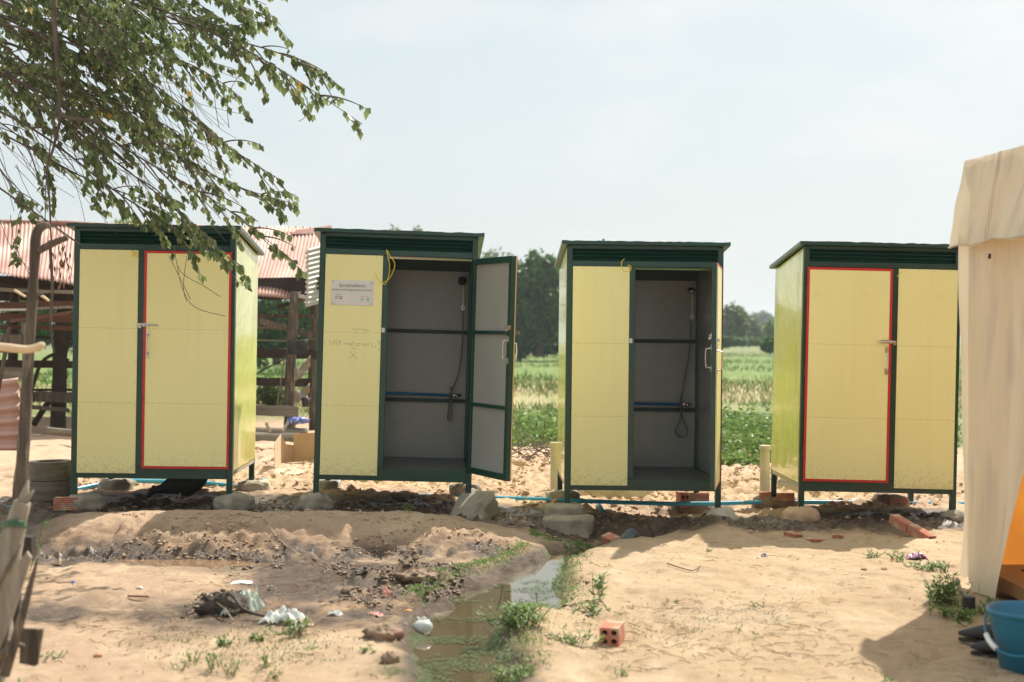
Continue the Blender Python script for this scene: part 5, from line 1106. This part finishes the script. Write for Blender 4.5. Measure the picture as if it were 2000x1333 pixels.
plant('bushy_weed', 'green weed clump by the ditch at the bottom of the picture', 1010, 1305, .08, 200, .03, spread=.16, stems=20)
plant('low_weed', 'weeds growing out of the mud between the ditch and its side pool', 1035, 1215, .07, 160, .03, spread=.14, stems=18)
plant('low_weed', 'bright weed clump in front of the plastic bag', 570, 1240, .09, 130, .035, 'weedyel', spread=.12, stems=12)
for k, (u, v, h, n, lb) in enumerate(((440, 1262, .06, 60, 'low weeds below the burnt rubbish heap'), (500, 1255, .05, 70, 'low weeds between the burnt heap and the bag'), (415, 1305, .09, 36, 'yellowish seedling cluster at lower left of the litter'), (450, 1315, .10, 36, 'yellowish upright seedlings at the bottom left centre'),
        (375, 1290, .07, 16, 'lone seedling left of the seedling clusters'), (520, 1300, .09, 30, 'seedlings right of the bottom left centre group'), (535, 1325, .06, 20, 'tiny seedling at the bottom edge below the bag'), (360, 1300, .05, 14, 'small seedling at the bottom edge, leftmost of the sand seedlings'),
        (720, 1275, .04, 30, 'flat weed patch left of the ditch'), (1310, 1175, .04, 12, 'tiny seedling alone on the right sand'), (1480, 1182, .035, 14, 'tiny seedling in the middle of the right sand'), (1385, 1080, .035, 14, 'tiny green seedling in the shadow of the edge on door cubicle'),
        (795, 1050, .09, 18, 'thin seedling standing on the sand bank before the plaque cubicle'), (1730, 1320, .04, 12, 'tiny seedling near the bottom right'), (1215, 1318, .05, 26, 'small weed below the lone hollow brick'), (100, 1290, .05, 40, 'low weeds at the foot of the dark board'))):
    plant('seedling', lb, u, v, h, n, .026, 'weedyel' if k % 2 else 'weed', spread=.07, stems=max(5, n // 6), group='small plants on the sand')
for u, v, D, h, n, sp, lb in ((1845, 1195, 7.85, .20, 320, .16, 'bushy green plant at the foot of the tent pole'), (1875, 1225, 7.4, .09, 120, .20, 'dark low weeds in the tent shadow'), (1920, 1200, 7.6, .10, 100, .14, 'weeds beneath the tent wall edge'), (1835, 1215, 7.5, .07, 50, .08, 'small weed at the shadow edge left of the tent plant')):
    plant('tent_weed', lb, u, v, h, n, .04, 'weed', D, sp, max(6, n // 8), group='weeds round the tent foot')
for u, v, lb, n in ((1790, 1090, 'small weeds beside the purple wrapper', 60), (1820, 1098, 'weed clump right of the purple wrapper', 80), (1850, 1103, 'weed clump nearest the tent wall', 70), (1705, 1075, 'small dark weeds left of the purple wrapper', 50), (1755, 1078, 'dark weeds just left of the purple wrapper', 60)):
    plant('sand_weed', lb, u, v, .07, n, .03, 'weed', spread=.12, stems=10, D=1.5 * FPX / (v - 666.5), group='weeds on the sand by the tent')
for u, v, D, h, n, sp, ls, lb in ((10, 1000, 8.6, .40, 160, .25, .06, 'dark leafy plant behind the forked post at the left edge'), (-5, 1240, 5.7, .10, 40, .10, .035, 'small green plant between the stakes at lower left'), (20, 1310, 5.8, .07, 60, .14, .035, 'trailing weeds at the bottom left corner'), (20, 900, 9.0, .5, 60, .25, .07, 'sparse leafy plant beside the rusty sheet')):
    plant('edge_plant', lb, u, v, h, n, ls, 'weed', D, sp, max(6, n // 8), group='plants along the left edge', zoff=0 if v > 1200 else 0)
carpet('moss', 'short green moss and weeds around the ditch head', .15, .95, 10.35, 10.85, 1500, 0, .03, .028, .012, 'weed', .8, 5)
def strip_cover(label, pts, n, r, ls, mm, hm=.03):
    x = []; y = []
    for k in range(n):
        i = rt.randrange(len(pts) - 1); f = rt.random(); x.append(pts[i][0] + (pts[i + 1][0] - pts[i][0]) * f + rt.gauss(0, r)); y.append(pts[i][1] + (pts[i + 1][1] - pts[i][1]) * f + rt.gauss(0, r))
    x = np.array(x); y = np.array(y); z = H(x, y); k = z > WATER_Z - .005; x, y, z = x[k], y[k], z[k]; n = len(x); d = rdir(n); d[:, 2] = abs(d[:, 2]) + .3; nn = rdir(n) * .5; nn[:, 2] += 1
    return tag(leaves_obj('ground_cover', np.stack([x, y, z + rng.random(n) * hm], -1), d, nn, ls * (.5 + rng.random(n)), ls * .4, M[mm]), label, kind='stuff')
strip_cover('green slime and tiny weeds along the left lip of the ditch', [(.10, 9.85), (-.10, 9.3), (-.30, 8.9), (-.55, 8.3), (-.58, 7.9)], 2600, .05, .018, 'weed', .015)
strip_cover('green slime and tiny weeds along the right lip of the ditch', [(.45, 9.6), (.30, 8.9), (.35, 8.3), (.10, 7.7), (.02, 7.0), (.08, 6.3)], 3200, .07, .018, 'weed', .02)
def algae():
    n = 22000; x = rng.uniform(-.75, .45, n); y = rng.uniform(5.9, 9.6, n); d, w = dline(x, y, DITCH); k = (fbm(x, y, 5.5, 3, 88) + .25 * ss(0, .3, x + .25 - (y - 7.6) * .25) > .26) & (d < w * 1.5); x, y = x[k], y[k]; n = len(x); dd = rdir(n); dd[:, 2] = .05; nn = np.zeros((n, 3)); nn[:, 2] = 1
    return tag(leaves_obj('floating_algae', np.stack([x, y, np.full(n, WATER_Z + .004) + rng.random(n) * .004], -1), dd, nn, .016 * (.4 + rng.random(n)), .010, M['algae'], None, None, .05), 'patches of green algae and duckweed floating on the ditch water', kind='stuff')
algae()
strip_cover('scattered tiny weeds on the sand right of the ditch', [(.35, 7.4), (.9, 7.2), (1.3, 7.8)], 350, .25, .018, 'weedyel', .012)
strip_cover('scattered tiny weeds on the sand at lower left', [(-1.9, 7.0), (-1.2, 6.9), (-1.0, 6.5), (-1.6, 6.5)], 700, .14, .020, 'weedyel', .02)
# clods, pebbles and straw
def clods(name, label, regions, mm, kindn):
    vs = []; fs = []; base = [(1, 0, 0), (-1, 0, 0), (0, 1, 0), (0, -1, 0), (0, 0, 1), (0, 0, -1)]; bf = [(0, 2, 4), (2, 1, 4), (1, 3, 4), (3, 0, 4), (2, 0, 5), (1, 2, 5), (3, 1, 5), (0, 3, 5)]
    bmc = bmesh.new(); bmesh.ops.create_icosphere(bmc, subdivisions=1, radius=1); bv = np.array([v.co[:] for v in bmc.verts]); bfa = np.array([[v.index for v in f.verts] for f in bmc.faces]); bmc.free()
    co = []; fa = []; o = 0
    for (x0, x1, y0, y1, n, s0, s1) in regions:
        x = rng.uniform(x0, x1, n); y = rng.uniform(y0, y1, n); kk_ = fbm(x, y, 2.2, 3, 77) > -.02; x, y = x[kk_], y[kk_]; n = len(x); z = H(x, y); s = s0 + (s1 - s0) * rng.random(n) ** 3
        for i in range(n):
            p = bv * (1 + rng.uniform(-.62, .62, (len(bv), 1))) * s[i] * .8 * np.array([rng.uniform(.6, 1.5), rng.uniform(.6, 1.4), rng.uniform(.35, .8)]); a_ = rng.uniform(0, 6.28); c_, s_ = math.cos(a_), math.sin(a_); p = p @ np.array([[c_, s_, 0], [-s_, c_, 0], [0, 0, 1]])
            co.append(p + [x[i], y[i], z[i] + s[i] * .25]); fa.append(bfa + o); o += len(bv)
    return tag(tri_obj(name, np.concatenate(co), np.concatenate(fa), mm), label, kind='stuff')
clods('soil_clods', 'lumps of dug soil behind the cubicles', [(-4.6, 4.8, 12.7, 17, 9000, .005, .045), (-1, 3.5, 12.2, 13.2, 250, .01, .05)], M['mudclod'], 0)
clods('mud_clods', 'small dark mud lumps scattered over the moist ground', [(-1.9, -.3, 7.8, 9.2, 3000, .003, .022), (-4, 3.6, 11.1, 12.3, 1500, .004, .03), (-3.9, -.2, 9.45, 10.0, 1500, .003, .014), (-1.9, -.6, 7.2, 7.9, 260, .004, .022), (.0, .6, 6.6, 8.6, 160, .004, .03)], M['darkclod'], 0)
clods('mud_clods', 'dark wet mud lumps left of the ditch', [(-1.9, -.35, 7.5, 9.25, 3000, .003, .024), (-3.8, -.4, 9.3, 9.6, 700, .004, .016)], M['blackclod'], 0)
clods('soil_clods', 'tan crumbs on the earth bank', [(-3.9, .1, 9.5, 10.4, 2200, .003, .022)], M['mudclod'], 0)
clods('pebbles', 'small stones and crumbs scattered over the sand', [(-3.8, 3.4, 6.0, 11.5, 1300, .002, .011), (-3.5, 3.6, 10.6, 12.2, 420, .006, .04)], M['mudclod'], 0)
def straws(label, regions, mm, nm='straw_litter'):
    m = MB()
    for (x0, x1, y0, y1, n, l0, l1) in regions:
        for _ in range(n):
            x, y = rt.uniform(x0, x1), rt.uniform(y0, y1); a_ = rt.uniform(0, 6.28); l = rt.uniform(l0, l1); x2, y2 = x + l * math.cos(a_), y + l * math.sin(a_)
            p0 = Vector((x, y, gz(x, y) + .003)); p2 = Vector((x2, y2, gz(x2, y2) + .004)); m.tube([p0, p0.lerp(p2, .5) + Vector((rt.uniform(-.2, .2) * l, rt.uniform(-.2, .2) * l, .006)), p2], rt.uniform(.0009, .0022), 3, cap=False)
    return tag(m.build(nm, mm), label, kind='stuff')
straws('dry straw bits scattered over the sand', [(-3.6, 3.4, 6.0, 10.8, 420, .02, .12), (-2.2, -.6, 6.8, 7.8, 130, .02, .14), (.4, 1.7, 6.3, 7.9, 240, .03, .16), (1.9, 2.6, 5.9, 6.8, 80, .03, .14)], M['straw'])
straws('dark twigs scattered on mud and sand', [(-3.6, 3.4, 6.0, 11.0, 230, .02, .10), (-1.9, -.4, 7.5, 9.2, 220, .02, .10), (-2.4, -1.0, 7.2, 7.7, 80, .03, .14)], M['deadleaf'], 'twig_litter')
def twig(label, px, r, mm='straw', D=None):
    q = []
    for u, v in px:
        d = 1.55 * FPX / (v - 666.5); a = P(u, v, d); q.append(Vector((a.x, a.y, gz(a.x, a.y) + .012)))
    m = MB(); m.tube(spline(q, 5), r, 6); tag(m.build('long_twig', M[mm], smooth=True), label, 'twig', 'long twigs lying on the ground')
twig('long forked pale twig lying down the mud slope, upper strand', [(515, 1066), (560, 1082), (620, 1098), (670, 1118)], .004); twig('pale twig strand curving off the long forked twig', [(560, 1082), (610, 1100), (640, 1120), (632, 1130)], .004)
twig('straight grey twig on the right sand', [(1303, 1110), (1350, 1120), (1368, 1113)], .004, 'twig'); twig('thin dark twig on the pink sand at left', [(250, 1166), (290, 1169)], .007, 'deadleaf'); twig('twig beside the small side pool', [(1030, 1162), (1075, 1168), (1105, 1178)], .006, 'twig')
def stick(label, u0, v0, u1, v1, D, r=.003):
    m = MB(); a = P(u0, v0, D); c = P(u1, v1, D - .03); m.tube([a, a.lerp(c, .5) + Vector((.01, 0, 0)), c], r, 5); tag(m.build('standing_stick', M['twig']), label, 'stick', 'thin sticks standing by the ditch')
stick('thin stick standing in the ditch water, left one', 971, 1192, 981, 1138, 7.9); stick('thin stick standing by the ditch, right one', 1044, 1204, 1047, 1158, 7.85)
# litter
def lump(name, label, cat, u, v, r, mm, nz=.4, f=5, sq=1, seed=0, rz=0, dz=.3, D=None, group=None):
    if D is None: D = 1.55 * FPX / (v - 666.5)
    a = P(u, v, D); m = MB(); m.blob((0, 0, 0), r, nz, f, sq, 12, 0, seed); o = m.build(name, M[mm], smooth=True); o.location = (a.x, a.y, gz(a.x, a.y) + r[2] * dz); o.rotation_euler = (0, 0, rz); return tag(o, label, cat, group)
def sheet(name, label, cat, u, v, w, d, h, mm, seed, rz=0, tilt=0, D=None, group=None):    # crumpled film
    if D is None: D = 1.55 * FPX / (v - 666.5)
    a = P(u, v, D); m = MB()
    def fn(s, t_):
        x = (s - .5) * w; y = (t_ - .5) * d; k = mn.noise(Vector((s * 4 + seed, t_ * 4, 0))) + .6 * mn.noise(Vector((s * 9, t_ * 9 + seed, 1))); return (x + .1 * w * mn.noise(Vector((s * 3, t_ * 3, seed))), y, h * (.5 + .7 * k) * (1 - (2 * abs(s - .5)) ** 3) + .004 + tilt * t_)
    m.grid(fn, 22, 16); o = m.build(name, M[mm], smooth=True); o.location = (a.x, a.y, gz(a.x, a.y)); o.rotation_euler = (0, 0, rz); return tag(o, label, cat, group)
lump('burnt_heap', 'black burnt rubbish heap left of the plastic bags', 'rubbish', 438, 1200, (.12, .10, .075), 'char', .7, 4, 1, 3, dz=.5)
m = MB(); m.tube(spline([P(415, 1172, 7.55), P(440, 1160, 7.5), P(455, 1165, 7.45), P(475, 1190, 7.4), (P(520, 1205, 7.4))], 5), .010, 7, wob=.4); tag(m.build('burnt_stick', M['char'], smooth=True), 'bent black burnt stick arching over the rubbish heap', 'stick')
m = MB(); m.tube([P(420, 1174, 7.5), P(440, 1190, 7.4), P(455, 1212, 7.3)], .004, 6); tag(m.build('pale_twig', M['straw']), 'thin pale twig leaning across the burnt heap', 'twig')
sheet('plastic_bag', 'upright pale greenish plastic bag beside the burnt heap', 'plastic bag', 485, 1192, .15, .12, .13, 'baggreen', 3.3, R(-30))
sheet('plastic_bag', 'crumpled clear white plastic bag, largest litter piece', 'plastic bag', 553, 1215, .24, .16, .09, 'bag', 8.1, R(-18))
sheet('plastic_scrap', 'torn clear plastic scrap on the burnt heap', 'plastic scrap', 445, 1205, .09, .06, .05, 'bag', 5.5, R(20))
sheet('plastic_scrap', 'yellowed plastic strip at the right end of the white bag', 'plastic scrap', 595, 1222, .10, .05, .04, 'cardin', 2.2, R(-40))
sheet('plastic_scrap', 'small white plastic scrap on the mud right of the bag', 'plastic scrap', 655, 1205, .08, .05, .03, 'bag', 6.2, R(-30))
sheet('white_board', 'flat dirty white foam sheet on the pink sand', 'foam sheet', 472, 1141, .13, .10, .008, 'foam', 1.2, R(5))
lump('foam_cap', 'white perforated foam piece on the dark mud', 'foam', 800, 1131, (.052, .04, .022), 'foam', .08, 3, .8, 1, dz=1.2)
lump('mud_lump', 'large brown mud lump below the white foam piece', 'mud lump', 812, 1147, (.12, .08, .04), 'darkclod', .6, 5, 1, 2)
sheet('pink_scrap', 'pink broken plastic piece on the mud', 'scrap', 757, 1168, .05, .05, .05, 'paperred', 4.4, R(60), .03)
sheet('red_packet', 'faded red and white packet left of the ditch', 'packet', 733, 1208, .09, .05, .02, 'paperred', 7.7, R(-35))
lump('plastic_bottle', 'clear round plastic bottle at the left water edge', 'bottle', 826, 1222, (.055, .045, .035), 'bag', .1, 3, .9, 5, dz=.8)
sheet('plastic_scrap', 'frothy white plastic film above the clear bottle', 'plastic scrap', 823, 1207, .10, .05, .035, 'bag', 9.9, 0)
lump('orange_peel', 'small orange peel at the left water edge', 'peel', 798, 1206, (.018, .012, .01), 'orange', .3)
m = MB(); m.lathe([(0, 0), (.028, 0), (.028, .09), (.022, .10), (0, .10)], 18); o = m.build('rusty_tin', M['rustdark'], smooth=False); a = P(783, 1250, 6.95); o.location = (a.x, a.y, gz(a.x, a.y) + .03); o.rotation_euler = (R(88), 0, R(-50)); tag(o, 'muddy brown cylinder lying left of the ditch', 'tin')
lump('mud_lump', 'mossy mud lump beside the brown cylinder', 'mud lump', 745, 1248, (.09, .07, .045), 'darkclod', .5, 4, 1, 9); lump('mud_lump', 'round mud ball with a smaller one at the bottom, left of the ditch', 'mud lump', 762, 1296, (.045, .04, .035), 'darkclod', .4, 4, 1, 11)
lump('mud_lump', 'small dark stone standing alone on the grey mud', 'stone', 674, 1164, (.026, .022, .018), 'darkclod', .4, 4, 1, 13, dz=.7)
sheet('candy_wrapper', 'purple and white snack wrapper among weeds by the tent', 'wrapper', 1791, 1078, .15, .09, .05, 'wrap', 3.1, R(-8), D=1.5 * FPX / 411.5)
sheet('white_scrap', 'thin white strip below the purple wrapper', 'scrap', 1826, 1101, .10, .02, .01, 'foam', 2.5, R(-8)); sheet('blue_scrap', 'tiny blue wrapper on the pink sand at left', 'wrapper', 144, 1138, .04, .03, .02, 'bluebit', 1.5)
sheet('blue_scrap', 'tiny blue and white scrap on the right sand', 'wrapper', 1492, 1087, .04, .03, .02, 'bluebit', 2.9); sheet('white_scrap', 'tiny white scrap next to the blue one on the right sand', 'scrap', 1480, 1091, .05, .02, .01, 'foam', 3.9); sheet('white_scrap', 'tiny white scrap on the pink sand', 'scrap', 272, 1152, .04, .03, .015, 'foam', 6.9)
for k, (u, v, lb) in enumerate(((1727, 1117, 'tiny red brick chip on the right sand, right one'), (1688, 1117, 'tiny red brick chip on the right sand, left one'), (191, 1284, 'small reddish dead leaf on the lower left sand'))): lump('brick_chip', lb, 'chip', u, v, (.02, .014, .010), 'brick', .5, 5, .8, k, group='red chips on the sand')
straws('plastic and straw crumbs in a grey patch on the right sand', [(1.05, 1.55, 7.4, 7.75, 110, .01, .05)], M['foam'], 'crumb_litter')
# stones in the spoil
for k, (u, v, D, r, mm, lb) in enumerate(((1022, 955, 14.0, .07, 'mudclod', 'large tan clod on the spoil between the open cubicles, left one'), (1045, 957, 14.0, .06, 'mudclod', 'large tan clod on the spoil beside the concrete pillar'), (397, 963, 12.6, .055, 'concpale', 'grey stone lit by sun under the leftmost cubicle'), (108, 945, 12.6, .08, 'mudclod', 'rounded tan rock beside the mossy concrete ring'), (1011, 910, 15, .12, 'mudclod', 'big heap of clods behind the wide open door'), (1630, 985, 13.2, .05, 'foam', 'white rubble lump under the rightmost cubicle, left one'), (1670, 983, 13.3, .07, 'foam', 'white rubble heap under the rightmost cubicle, right one'))):
    a = P(u, v, D); m = MB(); m.blob((0, 0, 0), (r, r * .8, r * .65), .5, 3, .9, 10, 0, k * 3.3); o = m.build('spoil_stone', M[mm], smooth=True); o.location = a; tag(o, lb, 'stone', 'stones behind the cubicles')
# dry branches heap by the pillar
m = MB()
for k in range(46):
    a = P(rt.uniform(1005, 1075), rt.uniform(868, 905), rt.uniform(15.2, 16)); q = [a]; cur = Vector((rt.uniform(-1, 1), rt.uniform(-.3, .3), rt.uniform(-.5, .5))).normalized()
    for s_ in range(4): cur = (cur + Vector((rt.uniform(-.3, .3), 0, rt.uniform(-.3, .2)))).normalized(); q.append(q[-1] + cur * .09)
    m.tube(q, .005, 4)
tag(m.build('brushwood', M['twig']), 'tangle of dry branches heaped at the weed edge between the open cubicles', 'brushwood')

# ---------------------------------------------------------------- the hazy air
hz = MB(); hz.box((-1700, -60, -3), (1700, 1950, 45)); hm = bpy.data.materials.new('haze'); hm.use_nodes = True; t = hm.node_tree
t.nodes.remove(t.nodes['Principled BSDF']); pv = t.nodes.new('ShaderNodeVolumePrincipled'); pv.inputs['Color'].default_value = (.80, .88, .95, 1); pv.inputs['Density'].default_value = .00055; pv.inputs['Anisotropy'].default_value = .3
t.links.new(pv.outputs[0], t.nodes['Material Output'].inputs['Volume']); tag(hz.build('haze', hm), 'pale humid haze in the air over the fields', kind='stuff')
